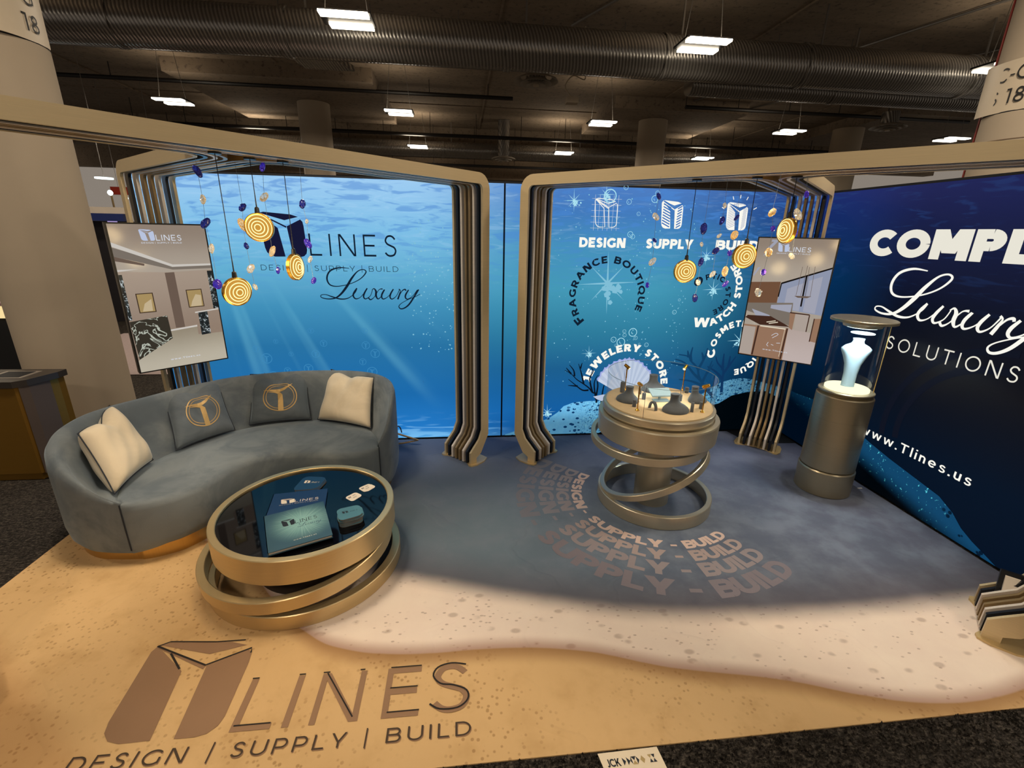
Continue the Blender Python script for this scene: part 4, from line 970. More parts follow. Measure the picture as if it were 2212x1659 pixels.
for a_ in ((-4.632, -1.69, 2.364, 1.681, math.radians(-38), -.12, 'lowest disc pendant of the left cluster, ringed face turned right'),
           (-4.536, -1.52, 2.364, 2.013, math.radians(-85), -.05, 'highest disc pendant of the left cluster, in front of the logo tile'),
           (-4.396, -1.44, 2.364, 1.795, math.radians(-15), 0., 'right-hand disc pendant of the left cluster, turned nearly edge-on'),
           (-1.912, -1.28, 2.364, 1.789, math.radians(-95), 0., 'smallest looking disc pendant, leftmost of the right cluster, under the word SUPPLY'),
           (-1.640, -1.50, 2.364, 1.904, math.radians(-92), -.05, 'disc pendant beside the right screen edge, under the word BUILD'),
           (-1.457, -1.60, 2.364, 2.061, math.radians(-178), 0., 'disc pendant above the right screen, highest of the right cluster')): pendant(*a_)
def strand(y, beads, zt, label, seed):
    x0 = sum(b[0] for b in beads)/len(beads); r = thing('crystal_strand', label, 'crystal strand', (x0, y, zt), 'glass pebble strands')
    pts = [(x0, y, zt)]+[(b[0], y, b[1]) for b in beads]
    MB().tube(pts, .0009, 5).build('string', 'string', r)
    rn = random.Random(seed)
    for k, (bx, bz, m, s) in enumerate(beads):
        nm = {'c': 'cry_clear', 'a': 'cry_amber', 'n': 'cry_navy', 'p': 'cry_purple'}[m]
        o = MB().blob((bx, y, bz), .014*s*rn.uniform(.8, 1.1), .013*s, .021*s*rn.uniform(.85, 1.2), seed*31+k, 9, 6, .14, rn.uniform(-.9, .9)).build('glass_pebble', nm, r, smooth=(k % 2 == 0), ang=50)
ST = [(-1.45, [(-4.843, 2.295, 'n', 1.5), (-4.84, 2.153, 'c', 1.2), (-4.848, 2.029, 'n', 1.5), (-4.839, 1.892, 'c', 1.2), (-4.840, 1.692, 'p', 1.7)], 'leftmost pebble strand, hanging in front of the left screen edge'),
 (-1.35, [(-4.679, 2.121, 'n', 1.1), (-4.692, 2.024, 'a', 1.7), (-4.690, 1.907, 'n', 1.), (-4.684, 1.776, 'c', 1.4), (-4.675, 1.667, 'c', 1.)], 'pebble strand between the left screen and the logo, with an amber pebble'),
 (-1.3, [(-4.557, 2.344, 'p', 1.2), (-4.570, 2.182, 'c', 1.4), (-4.566, 1.876, 'a', 1.5), (-4.548, 1.763, 'p', .9)], 'pebble strand passing behind the highest left pendant'),
 (-1.4, [(-4.329, 2.145, 'n', 1.4), (-4.315, 2.052, 'c', .8), (-4.322, 1.928, 'p', 1.3), (-4.320, 1.838, 'c', 1.), (-4.313, 1.714, 'p', 1.2)], 'pebble strand in front of the L of the left wall lettering'),
 (-1.35, [(-2.184, 2.250, 'n', 1.), (-2.188, 2.130, 'c', 1.2), (-2.180, 1.986, 'n', .9), (-2.178, 1.853, 'c', 1.3), (-2.195, 1.701, 'p', 1.)], 'leftmost pebble strand of the right cluster, left of the striped icon'),
 (-1.3, [(-1.831, 2.065, 'n', 1.6), (-1.830, 1.966, 'c', .9), (-1.818, 1.852, 'n', 1.3), (-1.817, 1.717, 'c', 1.1), (-1.824, 1.611, 'n', 1.4)], 'pebble strand between SUPPLY and BUILD with a long navy top pebble'),
 (-1.4, [(-1.765, 2.205, 'c', .9), (-1.768, 2.114, 'n', 1.3), (-1.772, 2.023, 'c', .9), (-1.78, 1.929, 'n', 1.5), (-1.777, 1.782, 'c', 1.1)], 'pebble strand just left of the rayed icon'),
 (-1.45, [(-1.703, 2.133, 'n', .9), (-1.698, 2.028, 'a', 1.6), (-1.711, 1.918, 'p', 1.), (-1.722, 1.804, 'a', 1.6), (-1.706, 1.725, 'p', 1.1)], 'pebble strand in front of the rayed icon'),
 (-1.75, [(-1.673, 2.153, 'a', 1.3), (-1.650, 2.067, 'p', .9), (-1.650, 1.937, 'a', 1.4), (-1.659, 1.824, 'p', 1.1), (-1.668, 1.705, 'c', 1.3)], 'pebble strand hanging in front of the right screen, ending in a flat clear pebble'),
 (-1.6, [(-1.375, 2.267, 'p', 1.), (-1.405, 2.155, 'c', 1.6), (-1.398, 2.049, 'p', 1.1), (-1.391, 1.913, 'c', 1.2)], 'rightmost pebble strand, beside the highest right pendant')]
for k, (y, bd, lb) in enumerate(ST): strand(y, bd, 2.364, lb, k+1)
# warm spots in the canopies aimed at table and stand
for lo, am, wt_ in (((-4.55, -1.75, 2.36), (-4.5, -2.1, 0), 30), ((-4.3, -1.7, 2.36), (-4.9, -1.0, .4), 16), ((-1.75, -1.75, 2.36), (-1.9, -1.5, 0), 10)):
    spot('canopy_spot', lo, am, wt_, (1, .78, .5), 95, .8, .05)

# ---------------------------------------------------------------- sofa
def sofa():
    rt = thing('curved_sofa', 'grey-blue velvet curved sofa on a brass plinth', 'sofa', (-5.0, -.9, 0))
    # matching control points from the left arm tip round the back to the right arm tip
    OUT = [(-5.46, -1.745), (-5.60, -1.738), (-5.75, -1.71), (-5.90, -1.62), (-6.00, -1.48), (-6.03, -1.32), (-5.97, -1.14), (-5.80, -.92), (-5.58, -.63), (-5.34, -.41), (-4.95, -.26), (-4.55, -.235), (-4.27, -.29), (-4.09, -.42), (-3.99, -.60), (-3.975, -.80), (-4.00, -.97), (-4.07, -1.055)]
    INN = [(-5.45, -1.72), (-5.53, -1.66), (-5.58, -1.58), (-5.62, -1.48), (-5.64, -1.35), (-5.63, -1.16), (-5.57, -.98), (-5.46, -.80), (-5.31, -.63), (-5.12, -.51), (-4.82, -.43), (-4.55, -.44), (-4.38, -.51), (-4.25, -.62), (-4.16, -.75), (-4.11, -.87), (-4.09, -.96), (-4.085, -1.04)]
    FRO = [(-5.46, -1.75), (-5.40, -1.742), (-5.33, -1.72), (-5.27, -1.69), (-5.21, -1.65), (-5.15, -1.58), (-5.10, -1.50), (-5.06, -1.40), (-5.02, -1.29), (-4.95, -1.19), (-4.83, -1.12), (-4.68, -1.095), (-4.54, -1.11), (-4.42, -1.135), (-4.30, -1.145), (-4.20, -1.135), (-4.12, -1.10), (-4.07, -1.06)]
    HT = [.43, .50, .60, .68, .735, .77, .80, .81, .815, .815, .815, .815, .815, .81, .79, .72, .59, .45]
    n = 7; o_ = catmull([(*a_, h) for a_, h in zip(OUT, HT)], n); i_ = catmull(INN, n); f_ = catmull(FRO, n); m = len(o_)
    def shell(u, v):
        k = int(round(u*(m-1))); (ox, oy, h), (ix, iy) = o_[k], i_[k]
        e = min(1, min(k, m-1-k)/(2.2*n)); h = max(h, .43)
        # v: 0 outer bottom ... 1 inner seat line
        P = [(.12, .085), (.04, .12), (.0, .20), (-.0, .45*h/.81), (.0, h-.10*e-.005), (.02, h-.04*e), (.07, h-.008), (.14, h), (.22, h-.012), (.30, h-.05*e), (.38, h-.13*e), (.60, max(.42, h-.26*e) if e > .3 else .42), (.82, .43), (1., .40), (1., .30)]
        a_, z = P[int(round(v*(len(P)-1)))]
        return (ox+(ix-ox)*a_, oy+(iy-oy)*a_, z)
    MB().grid(shell, m, 15).build('backrest', 'sofa', rt, smooth=True, ang=80)
    def seat(u, v):
        k = int(round(u*(m-1))); (ix, iy), (fx, fy) = i_[k], f_[k]
        P = [(-.08, .36), (0, .405), (.2, .425), (.5, .432), (.8, .43), (.92, .422), (.98, .405), (1., .375), (1.0, .25), (.995, .16), (.97, .11), (.86, .085)]
        a_, z = P[int(round(v*(len(P)-1)))]
        return (ix+(fx-ix)*a_, iy+(fy-iy)*a_, z)
    MB().grid(seat, m, 12).build('seat', 'sofa', rt, smooth=True, ang=80)
    # plinth following the outline
    outl = [(x, y) for x, y, h in o_]+[(x, y) for x, y in reversed(f_[1:-1])]
    k = len(outl); ins = []
    for i in range(0, k, 2):
        a_, b_ = outl[i-3], outl[(i+3) % k]; dx, dy = b_[0]-a_[0], b_[1]-a_[1]; d = math.hypot(dx, dy) or 1
        ins.append((outl[i][0]+dy/d*.055, outl[i][1]-dx/d*.055))
    MB().prism(ins, 0, .12).build('plinth', 'brass', rt, smooth=True, ang=30)
    for a_, b_ in (((-5.46, -1.752, .43), (-5.46, -1.752, .11)), ((-4.068, -1.062, .43), (-4.068, -1.062, .11))):
        MB().tube([a_, ((a_[0]+b_[0])/2, a_[1]-.002, .27), b_], .004, 5).build('seam_piping', 'piping', rt)
sofa()

def pillow(BL, BR, TR, TL, thick, mat, label, emblem=False, chop=.07, edge=True):
    BL, BR, TR, TL = map(Vector, (BL, BR, TR, TL)); c = (BL+BR+TR+TL)/4; nm = (BR-BL).cross(TL-BL).normalized()
    rt = thing('throw_pillow', label, 'pillow', ((BL+BR)/2)[:])
    rn = random.Random(int(abs(BL.x)*100)); ph = rn.uniform(0, 6)
    def pt(u, v, side, off=0.):      # u, v in [-1, 1]
        ex = .06; uu = u*(1-ex*(1-v*v)*abs(u)**2); vv = v*(1-ex*(1-u*u)*abs(v)**2)
        if v > 0: vv -= chop*2*math.exp(-(u/.28)**2)*v**2
        P = BL*(1-uu)*(1-vv)/4+BR*(1+uu)*(1-vv)/4+TR*(1+uu)*(1+vv)/4+TL*(1-uu)*(1+vv)/4
        th = max(0, (1-u**4)*(1-v**4))**.55*(1-.45*math.exp(-(u/.22)**2-((v-1)/.5)**2)*(1 if chop else 0))
        wr = .004*math.sin(7*v+ph+2*u)*th+.003*math.sin(11*u-5*v+ph)*th
        return P+nm*(side*(thick/2*th+wr+off*(1 if off else 0)))
    N = 25
    b = MB()
    for sd in (1, -1): b.grid(lambda u, v, sd=sd: pt(2*u-1, 2*v-1, sd), N, N)
    o = b.build('cushion', mat, rt, smooth=True, ang=180)
    bm = bmesh.new(); bm.from_mesh(o.data); bmesh.ops.remove_doubles(bm, verts=bm.verts, dist=.0004); bmesh.ops.recalc_face_normals(bm, faces=bm.faces); bm.to_mesh(o.data); bm.free()
    ring = [pt(-1+2*k/20, -1, 1) for k in range(20)]+[pt(1, -1+2*k/20, 1) for k in range(20)]+[pt(1-2*k/20, 1, 1) for k in range(20)]+[pt(-1, 1-2*k/20, 1) for k in range(21)]
    MB().tube(ring, .0042, 6).build('piping', 'piping', o, smooth=True)
    if emblem:
        sdn = 1 if nm.y < 0 or nm.dot(Vector((-3.4, -4.4, 2))-c) > 0 else -1
        mp_ = lambda x, y: pt(x, y, sdn, .0035)[:]
        q = ribbon([(.56*math.cos(2*PI*k/48)+.05, .56*math.sin(2*PI*k/48)-.08) for k in range(48)], .035, True)+ribbon([(.47*math.cos(2*PI*k/48)+.05, .47*math.sin(2*PI*k/48)-.08) for k in range(48)], .022, True)
        q += ribbon([(.06, -.62), (.06, -.42), (.06, -.22), (.05, -.02), (.0, .08), (-.14, .12), (-.36, .14)], [.17, .17, .165, .16, .10, .05, .01])
        q += ribbon([(-.50, .20), (-.28, .19), (-.08, .18), (.06, .17), (.18, .22), (.32, .31), (.48, .42)], [.01, .05, .085, .12, .11, .07, .01])
        MB().polys(q, mp_).build('emblem', 'embroidery', o, recalc=False)
pillow((-5.565, -1.625, .435), (-5.60, -1.18, .44), (-5.90, -1.03, .80), (-5.83, -1.43, .76), .20, 'pillow_cream', 'cream velvet pillow with dark piping on the left arm of the sofa', chop=.12)
pillow((-5.525, -1.04, .44), (-5.27, -.68, .44), (-5.43, -.49, .80), (-5.72, -.75, .79), .13, 'pillow_blue', 'slate velvet pillow with gold round emblem, left one, tilted', True, .10)
pillow((-5.205, -.57, .435), (-4.735, -.475, .435), (-4.80, -.22, .80), (-5.25, -.31, .80), .13, 'pillow_blue', 'slate velvet pillow with gold round emblem, set upright at the sofa centre', True, .10)
pillow((-4.68, -.48, .435), (-4.19, -.70, .435), (-4.19, -.41, .79), (-4.607, -.18, .80), .15, 'pillow_cream', 'cream velvet pillow at the right end of the sofa', chop=.06)

# ---------------------------------------------------------------- coffee table
t = NT('black_glass'); t.base(S(8, 9, 12), .045, 0., spec=.3); M['black_glass'] = t.m
rt = thing('coffee_table', 'round coffee table of three stacked gold rings with black glass top', 'coffee table', (-4.4, -1.78, 0))
MB().ring((-4.405, -1.785, 0), .558, .05, .088).build('base_ring', 'table_gold', rt, smooth=True, ang=22)
MB().ring((-4.44, -1.80, .128), .55, .045, .08, (.062, .028)).build('middle_ring', 'table_gold', rt, smooth=True, ang=22)
MB().ring((-4.388, -1.785, .253), .519, .040, .15).build('top_ring', 'table_gold', rt, smooth=True, ang=22)
MB().cyl((-4.388, -1.785, .37), .482, .018, 64).build('glass_top', 'black_glass', rt, smooth=True)
MB().cyl((-4.40, -1.785, 0), .30, .30, 48).build('added_core', 'added_core', rt, smooth=True)  # added dark cylinder, makes the gaps between the rings look dark inside
TZ = .388
def quadmap(P):   # P: four plan corners (bl, br, tr, tl) for unit-square coordinates
    (a, b, c, d) = P
    return lambda u, v: (a[0]*(1-u)*(1-v)+b[0]*u*(1-v)+c[0]*u*v+d[0]*(1-u)*v, a[1]*(1-u)*(1-v)+b[1]*u*(1-v)+c[1]*u*v+d[1]*(1-u)*v)
def book(name, P, z0, h, cover, label, art_polys):
    r = thing(name, label, 'book', (sum(p_[0] for p_ in P)/4, sum(p_[1] for p_ in P)/4, z0)); f = quadmap(P)
    sq = lambda e0, e1: [f(e0, e0), f(1-e1, e0), f(1-e1, 1-e0), f(e0, 1-e0)]
    MB().prism(sq(0, 0), z0, z0+.003).build('back_cover', cover, r); MB().prism(sq(.015, .015), z0+.003, z0+h-.003).build('page_block', flat('pages', S(190, 180, 165), .8), r)
    fc = MB().prism(sq(0, 0), z0+h-.003, z0+h).build('front_cover', cover, r)
    MB().prism([f(0, 0), f(.012, 0), f(.012, 1), f(0, 1)], z0, z0+h).build('spine', cover, r)
    for k, (nm, m, polys) in enumerate(art_polys):
        MB().polys(polys, lambda u, v, k=k: (*f(u, v), z0+h+.0006+.0004*k)).build(nm, m, fc, recalc=False)
M['book_navy'] = flat('navy_cover', S(24, 48, 88), .35); 
t = NT('teal_burst'); g = t.objco(); p, px, py, pz = t.pos()
an = t.math('ARCTAN2', t.math('ADD', py, 1.99), t.math('ADD', px, 4.35)); ray = t.noise(t.xyz(t.math('MULTIPLY', an, 12.), 0., 0.), 1.5, 2.)
rad = t.math('SQRT', t.math('ADD', t.math('POWER', t.math('ADD', px, 4.35), 2.), t.math('POWER', t.math('ADD', py, 1.99), 2.)))
c = t.mix(t.maprange(rad, .03, .2), S(128, 176, 172), S(52, 84, 98)); c = t.mix(t.math('MULTIPLY', t.maprange(ray, .5, .7), t.maprange(rad, .18, .02)), c, S(190, 220, 206))
t.base(c, .4); M['book_teal'] = t.m
M['print_white'] = flat('print_white', S(238, 226, 208), .6); M['print_ink'] = flat('print_ink', S(16, 24, 34), .6)
book('brochure_book', [(-4.585, -1.90), (-4.27, -1.82), (-4.31, -1.60), (-4.63, -1.645)], TZ, .016, 'book_navy', 'navy hardcover book lying under the teal book on the coffee table',
     [('logo_print', 'print_white', logo(.18, .47, .25, True, .11)) ])
book('brochure_book', [(-4.435, -2.262), (-4.145, -2.128), (-4.285, -1.785), (-4.582, -1.925)], TZ+.017, .02, 'book_teal', 'teal hardcover book with a light burst, front of the coffee table',
     [('logo_print', 'print_ink', logo(.26, .55, .21, False, .09)), ('script_print', 'book_navy', [[(x_, y_) for x_, y_ in q_] for q_ in luxury(.50, .44, .0005, 1.)]), ('url_print', 'print_white', text_line('www.Tlines.us', .4, .12, .76, .025, .16, .3))])
def rrect(n=5, r=.24):
    out = []
    for cx, cy, a0 in ((1-r, r, -90), (1-r, 1-r, 0), (r, 1-r, 90), (r, r, 180)):
        for k in range(n+1):
            t_ = math.radians(a0+90*k/n); out.append((cx+r*math.cos(t_), cy+r*math.sin(t_)))
    return out
M['coaster_teal'] = flat('coaster_teal', S(74, 120, 132), .4, var=.2); M['coaster_navy'] = flat('coaster_navy', S(24, 62, 96), .4); M['coaster_edge'] = flat('coaster_edge', S(120, 112, 104), .8)
def coasters(P, n, top, label0, lg, z0=TZ, pm='print_white'):
    rn = random.Random(n); cx = sum(p_[0] for p_ in P)/4; cy = sum(p_[1] for p_ in P)/4
    for k in range(n):
        a_ = rn.uniform(-.12, .12) if k < n-1 else 0; dx, dy = rn.uniform(-.006, .006), rn.uniform(-.006, .006)
        Q = [(cx+(x-cx)*math.cos(a_)-(y-cy)*math.sin(a_)+dx, cy+(x-cx)*math.sin(a_)+(y-cy)*math.cos(a_)+dy) for x, y in P]; f = quadmap(Q)
        zz = z0+k*.0056; pl = [f(u, v) for u, v in rrect()]
        r = thing('coaster', label0[0] if k == n-1 else label0[1], 'coaster', (cx, cy, zz), None if k == n-1 else label0[2])
        MB().prism(pl, zz, zz+.0042).build('board', 'coaster_edge', r); MB().prism(pl, zz+.0042, zz+.0050).build('printed_face', top, r)
        if k == n-1: MB().polys(logo(.2, .5, .24, False, .1), lambda u, v: (*f(u, v), zz+.0054)).build('logo_print', pm, r, recalc=False)
coasters([(-4.525, -1.615), (-4.37, -1.60), (-4.345, -1.455), (-4.50, -1.43)], 3, 'coaster_navy', ('navy coaster topping the short stack behind the books', 'coaster in the short navy stack behind the books, under the top one', 'lower coasters of the navy stack'), None)
coasters([(-4.13, -2.02), (-4.01, -1.965), (-4.05, -1.855), (-4.175, -1.90)], 9, 'coaster_teal', ('teal coaster topping the tall stack at the front right of the coffee table', 'coaster in the tall teal stack, below the top one', 'lower coasters of the teal stack'), None, pm='print_ink')
for k, (P, lb) in enumerate((([(-4.125, -1.745), (-4.075, -1.675), (-4.128, -1.632), (-4.183, -1.695)], 'cream business card lying alone nearest the teal coasters'),
     ([(-4.055, -1.635), (-4.008, -1.572), (-4.05, -1.535), (-4.10, -1.595)], 'cream business card peeking out under another card'), ([(-4.068, -1.642), (-4.018, -1.578), (-4.062, -1.530), (-4.122, -1.588)], 'cream business card lying on top of another card'))):
    f = quadmap(P); z = TZ+(.0012 if k == 2 else 0); r = thing('business_card', lb, 'card', (P[0][0], P[0][1], z))
    MB().prism([f(u, v) for u, v in rrect()], z, z+.001).build('card_stock', 'print_white', r)
    MB().polys(icon(.14, .58, .2, .2)+rc(.5, .7, .8, .73)+rc(.5, .62, .75, .65)+rc(.35, .4, .7, .43)+rc(.35, .3, .66, .33), lambda u, v: (*f(u, v), z+.0014)).build('card_print', 'print_ink', r, recalc=False)

# ---------------------------------------------------------------- round jewellery stand
JX, JY = -1.945, -1.24
rt = thing('jewellery_stand', 'tall round gold jewellery stand with tilted rings and glass fence', 'display stand', (JX, JY, 0))
MB().ring((-1.915, -1.24, 0), .436, .038, .102).build('base_ring', 'stand_gold', rt, smooth=True, ang=22)
MB().cyl((-1.93, -1.24, 0), .135, .60, 40).build('centre_post', 'stand_gold', rt, smooth=True)
MB().ring((-1.93, -1.24, .262), .433, .036, .052, (.48, -.15)).build('lower_tilted_ring', 'stand_gold', rt, smooth=True, ang=22)
MB().ring((-2.0, -1.22, .518), .438, .036, .062, (.045, .04)).build('upper_tilted_ring', 'stand_gold', rt, smooth=True, ang=22)
MB().lathe([(.40, .588), (.428, .592), (.434, .60), (.440, .74), (.436, .75), (.405, .752), (.395, .735), (.385, .735)], (JX-.015, JY, 0), 72).build('drum', 'stand_gold', rt, smooth=True, ang=22)
MB().lathe([(.38, .735), (.392, .752), (.404, .77), (.407, .79), (.407, .815), (.402, .822), (.39, .824)], (JX-.02, JY, 0), 72).build('upper_disc', 'stand_gold', rt, smooth=True, ang=22)
MB().cyl((JX-.02, JY, .822), .384, .010, 64).build('sand_pad', 'sand_pad', rt, smooth=True)
for k in range(3):
    a0 = math.radians(-128+k*120); a1 = a0+math.radians(118.6)
    def gf(u, v, a0=a0, a1=a1): a_ = a0+(a1-a0)*u; return (JX-.02+.388*math.cos(a_), JY+.388*math.sin(a_), .824+.225*v)
    b = MB().grid(gf, 28, 2); b.build('glass_pane', 'glass', rt, smooth=True)
    MB().tube([gf(u/27, 1) for u in range(28)], .0018, 4).build('glass_edge', flat('glass_edge_tone', S(120, 140, 142), .2), rt)
    MB().box(*(gf(0, 0)[0]-.001, gf(0, 0)[1]-.001, .81), *(gf(0, 0)[0]+.001, gf(0, 0)[1]+.001, 1.05)).build('pane_edge', 'mattblack', rt)
PZ = .8325
def necklace_bust(x, y, s, az, label):
    r = thing('necklace_bust', label, 'necklace bust', (x, y, PZ), 'grey suede necklace busts on the round stand')
    ca, sa = math.cos(az), math.sin(az)
    def f(u, v):
        t_ = 2*PI*u
        P = [(.086, .055, 0, 0), (.089, .057, .008, 0), (.082, .050, .024, .003), (.064, .040, .038, .008), (.042, .030, .050, .014), (.031, .025, .064, .018), (.028, .024, .084, .020), (.030, .025, .104, .020), (.031, .026, .108, .020), (.0005, .0005, .109, .020)]
        a_, b_, z, dy = P[int(round(v*9))]; lx = a_*math.cos(t_); ly = b_*math.sin(t_)*(1.3 if math.sin(t_) < 0 and z < .05 else 1)+dy
        return (x+s*(lx*ca-ly*sa), y+s*(lx*sa+ly*ca), PZ+s*z)
    MB().grid(f, 28, 10, wrapu=True).build('bust_form', 'bust', r, smooth=True, ang=60)
necklace_bust(-1.925, -1.44, 1.12, .12, 'large grey necklace bust at the front centre of the round stand')
necklace_bust(-2.195, -1.215, 1.0, -.75, 'grey necklace bust at the left of the round stand')
necklace_bust(-1.665, -1.24, 1.0, .75, 'grey necklace bust at the right of the round stand')
necklace_bust(-1.90, -.99, 1.15, 0., 'pale lit necklace bust at the back of the round stand')
for x, y, h, rr, hook, lb in ((-2.19, -1.34, .052, .0135, 0, 'short grey ring post in front of the left bust'), (-2.17, -1.02, .085, .018, 0, 'tall grey post behind the left bust'), (-1.715, -1.41, .052, .015, 0, 'short grey ring post in front of the right bust'),
        (-1.655, -1.06, .045, .016, 0, 'short grey post behind the right bust'), (-2.06, -1.19, .05, .014, 1, 'grey earring post with a hook left of the tray'), (-1.795, -1.24, .05, .014, 1, 'grey earring post with a hook right of the tray'), (-2.045, -1.07, .05, .012, 0, 'small grey post at the back left of the tray')):
    r = thing('ring_post', lb, 'jewellery post', (x, y, PZ))
    MB().lathe([(rr, 0), (rr, h*.9), (rr*.9, h), (rr*.5, h*.985)], (x, y, PZ), 16, (.0, .0)).build('post', 'bust', r, smooth=True)
    if hook: MB().tube(catmull([(x, y, PZ+h), (x-.002, y, PZ+h+.05), (x+.006, y, PZ+h+.065), (x+.014, y, PZ+h+.05), (x+.016, y, PZ+h+.01)], 5), .0022, 6).build('hook', 'bust', r)
for x, y, az, lb in ((-2.075, -1.40, .35, 'slim grey bracelet arch at the front left of the large bust'), (-1.80, -1.44, -.5, 'slim grey bracelet arch at the front right of the large bust')):
    r = thing('bracelet_arch', lb, 'bracelet stand', (x, y, PZ)); ca, sa = math.cos(az), math.sin(az); vs = []; fs = []; n = 12
    for k in range(n+1):
        t_ = PI*k/n
        for rr, ww in ((1, 1), (.8, 1), (.8, -1), (1, -1)):
            lx = .036*rr*math.cos(t_); lz = .062*rr*math.sin(t_); ly = ww*.011; vs.append((x+lx*sa*1.+ly*ca, y+lx*ca*-1+ly*sa, PZ+lz))
    for k in range(n):
        for j in range(4): fs.append((k*4+j, k*4+(j+1) % 4, (k+1)*4+(j+1) % 4, (k+1)*4+j))
    MB().add(vs, fs+[(0, 1, 2, 3), tuple(n*4+j for j in (3, 2, 1, 0))]).build('arch_form', 'bust', r)
r = thing('jewellery_tray', 'pale blue lit jewellery tray on a small stand, centre of the round stand', 'jewellery tray', (-1.93, -1.21, PZ))
M['tray'] = flat('pale_suede', S(130, 146, 150), .8)
MB().box(-2.0, -1.26, PZ, -1.88, -1.20, PZ+.006).build('tray_foot', 'tray', r); MB().cyl((-1.95, -1.22, PZ), .008, .04, 12).build('tray_stem', 'tray', r)
MB().add([(-2.02, -1.25, PZ+.038), (-1.86, -1.25, PZ+.038), (-1.86, -1.16, PZ+.068), (-2.02, -1.16, PZ+.068), (-2.02, -1.25, PZ+.048), (-1.86, -1.25, PZ+.048), (-1.86, -1.16, PZ+.078), (-2.02, -1.16, PZ+.078)], [(0, 3, 2, 1), (4, 5, 6, 7), (0, 1, 5, 4), (1, 2, 6, 5), (2, 3, 7, 6), (3, 0, 4, 7)]).build('tray_plate', 'tray', r)
def minilamp(x, y, ax, ay, lb):
    r = thing('mini_spot_lamp', lb, 'spot lamp', (x, y, PZ)); d = Vector((ax-x, ay-y, 0)).normalized()
    MB().lathe([(.015, 0), (.015, .003), (.008, .010), (.005, .014)], (x, y, PZ), 16).build('lamp_foot', 'lamp_brass', r, smooth=True)
    po = MB().cyl((x, y, PZ+.012), .0042, .175, 10).build('pole', 'lamp_brass', r, smooth=True)
    MB().cyl((x, y, PZ+.10), .0055, .085, 10).build('upper_sleeve', 'lamp_brass', po, smooth=True)
    c = Vector((x, y, PZ+.195)); dd = (d+Vector((0, 0, -.55))).normalized()
    hd = MB().tube([c-dd*.024, c+dd*.024], [.012, .0135], 14).build('lamp_head', 'lamp_brass', r, smooth=True)
    MB().tube([c+dd*.0245, c+dd*.0255], .011, 14).build('lens', 'led_warm', hd)
    l = spot('mini_spot', (c+dd*.03)[:], (ax, ay, PZ), 1.8, (.92, 1., .94), 85, .6, .01)
minilamp(-2.195, -1.415, -1.95, -1.20, 'brass mini spot lamp at the front left inside the glass fence')
minilamp(-1.74, -1.475, -1.93, -1.25, 'brass mini spot lamp at the front right inside the glass fence')
minilamp(-2.13, -.97, -1.97, -1.15, 'brass mini spot lamp at the back left inside the glass fence')
minilamp(-1.665, -1.005, -1.88, -1.2, 'brass mini spot lamp at the back right inside the glass fence')
spot('stand_glow', (JX, JY, 1.25), (JX, JY+.05, .8), 4., (.85, 1., 1.), 60, .8, .05)

# ---------------------------------------------------------------- tall plinth with glass cylinder
QX, QY = -.385, -1.18
rt = thing('display_plinth', 'tall cylindrical bronze plinth with a glass cylinder on top', 'display stand', (QX, QY, 0))
MB().lathe([(.20, 0), (.205, .006), (.205, .205), (.198, .215), (.180, .216), (.180, .222)], (QX, QY, 0), 56).build('plinth_base', 'plinth_metal', rt, smooth=True, ang=22)
MB().lathe([(.185, .222), (.197, .226), (.197, .4405)], (QX, QY, 0), 56).build('lower_drum', 'plinth_metal', rt, smooth=True)
MB().lathe([(.197, .4412), (.197, .652)], (QX, QY, 0), 56).build('middle_drum', 'plinth_metal', rt, smooth=True)
MB().lathe([(.197, .6528), (.197, .838), (.190, .846), (.172, .846)], (QX, QY, 0), 56).build('upper_drum', 'plinth_metal', rt, smooth=True)
MB().lathe([(.165, .846), (.172, .862), (.190, .872), (.190, .882), (.182, .886)], (QX, QY, 0), 56).build('collar', 'plinth_metal', rt, smooth=True, ang=22)
MB().lathe([(.150, .886), (.152, .888), (.152, .905), (.146, .91)], (QX, QY, 0), 48).build('lit_disc', 'led_warm', rt, smooth=True)
MB().lathe([(.178, .884), (.178, .90), (.178, 1.425)], (QX, QY, 0), 64, cap=False).build('glass_cylinder', 'glass', rt, smooth=True)
MB().lathe([(.20, 1.425), (.216, 1.428), (.216, 1.446), (.210, 1.45)], (QX, QY, 0), 56).build('lid', 'plinth_metal', rt, smooth=True, ang=22)
MB().lathe([(.105, 1.385), (.125, 1.39), (.135, 1.425)], (QX, QY, 0), 40).build('lamp_housing', 'stand_gold', rt, smooth=True)
MB().cyl((QX, QY, 1.382), .10, .003, 40).build('lamp_disc', 'led_disc', rt)
MB().cyl((QX+.02, QY, 1.335), .078, .004, 32).build('ring_reflection', 'led_disc', rt)  # glowing disc stands in for the reflected LED ring
for a_ in (-.6,):
    x, y = QX+.176*math.cos(a_), QY+.176*math.sin(a_); MB().tube([(x, y, .886), (x, y, 1.425)], .003, 6).build('glass_joint', 'brass', rt)
r = thing('tall_necklace_bust', 'tall pale blue lit necklace bust inside the glass cylinder', 'necklace bust', (QX, QY, .91))
def tf_(u, v):
    t_ = 2*PI*u; P = [(.046, .03, 0), (.045, .03, .01), (.046, .03, .10), (.056, .033, .18), (.078, .038, .24), (.099, .040, .285), (.102, .038, .305), (.078, .034, .328), (.044, .028, .345), (.037, .026, .362), (.040, .028, .385), (.0005, .0005, .387)]
    a_, b_, z = P[int(round(v*11))]; lx, ly = a_*math.cos(t_), b_*math.sin(t_); ca, sa = math.cos(-.5), math.sin(-.5)
    return (QX+lx*ca-ly*sa, QY+lx*sa+ly*ca, .911+z)
MB().grid(tf_, 32, 12, wrapu=True).build('bust_form', flat('pale_blue_suede', S(160, 186, 198), .8), r, smooth=True, ang=60)
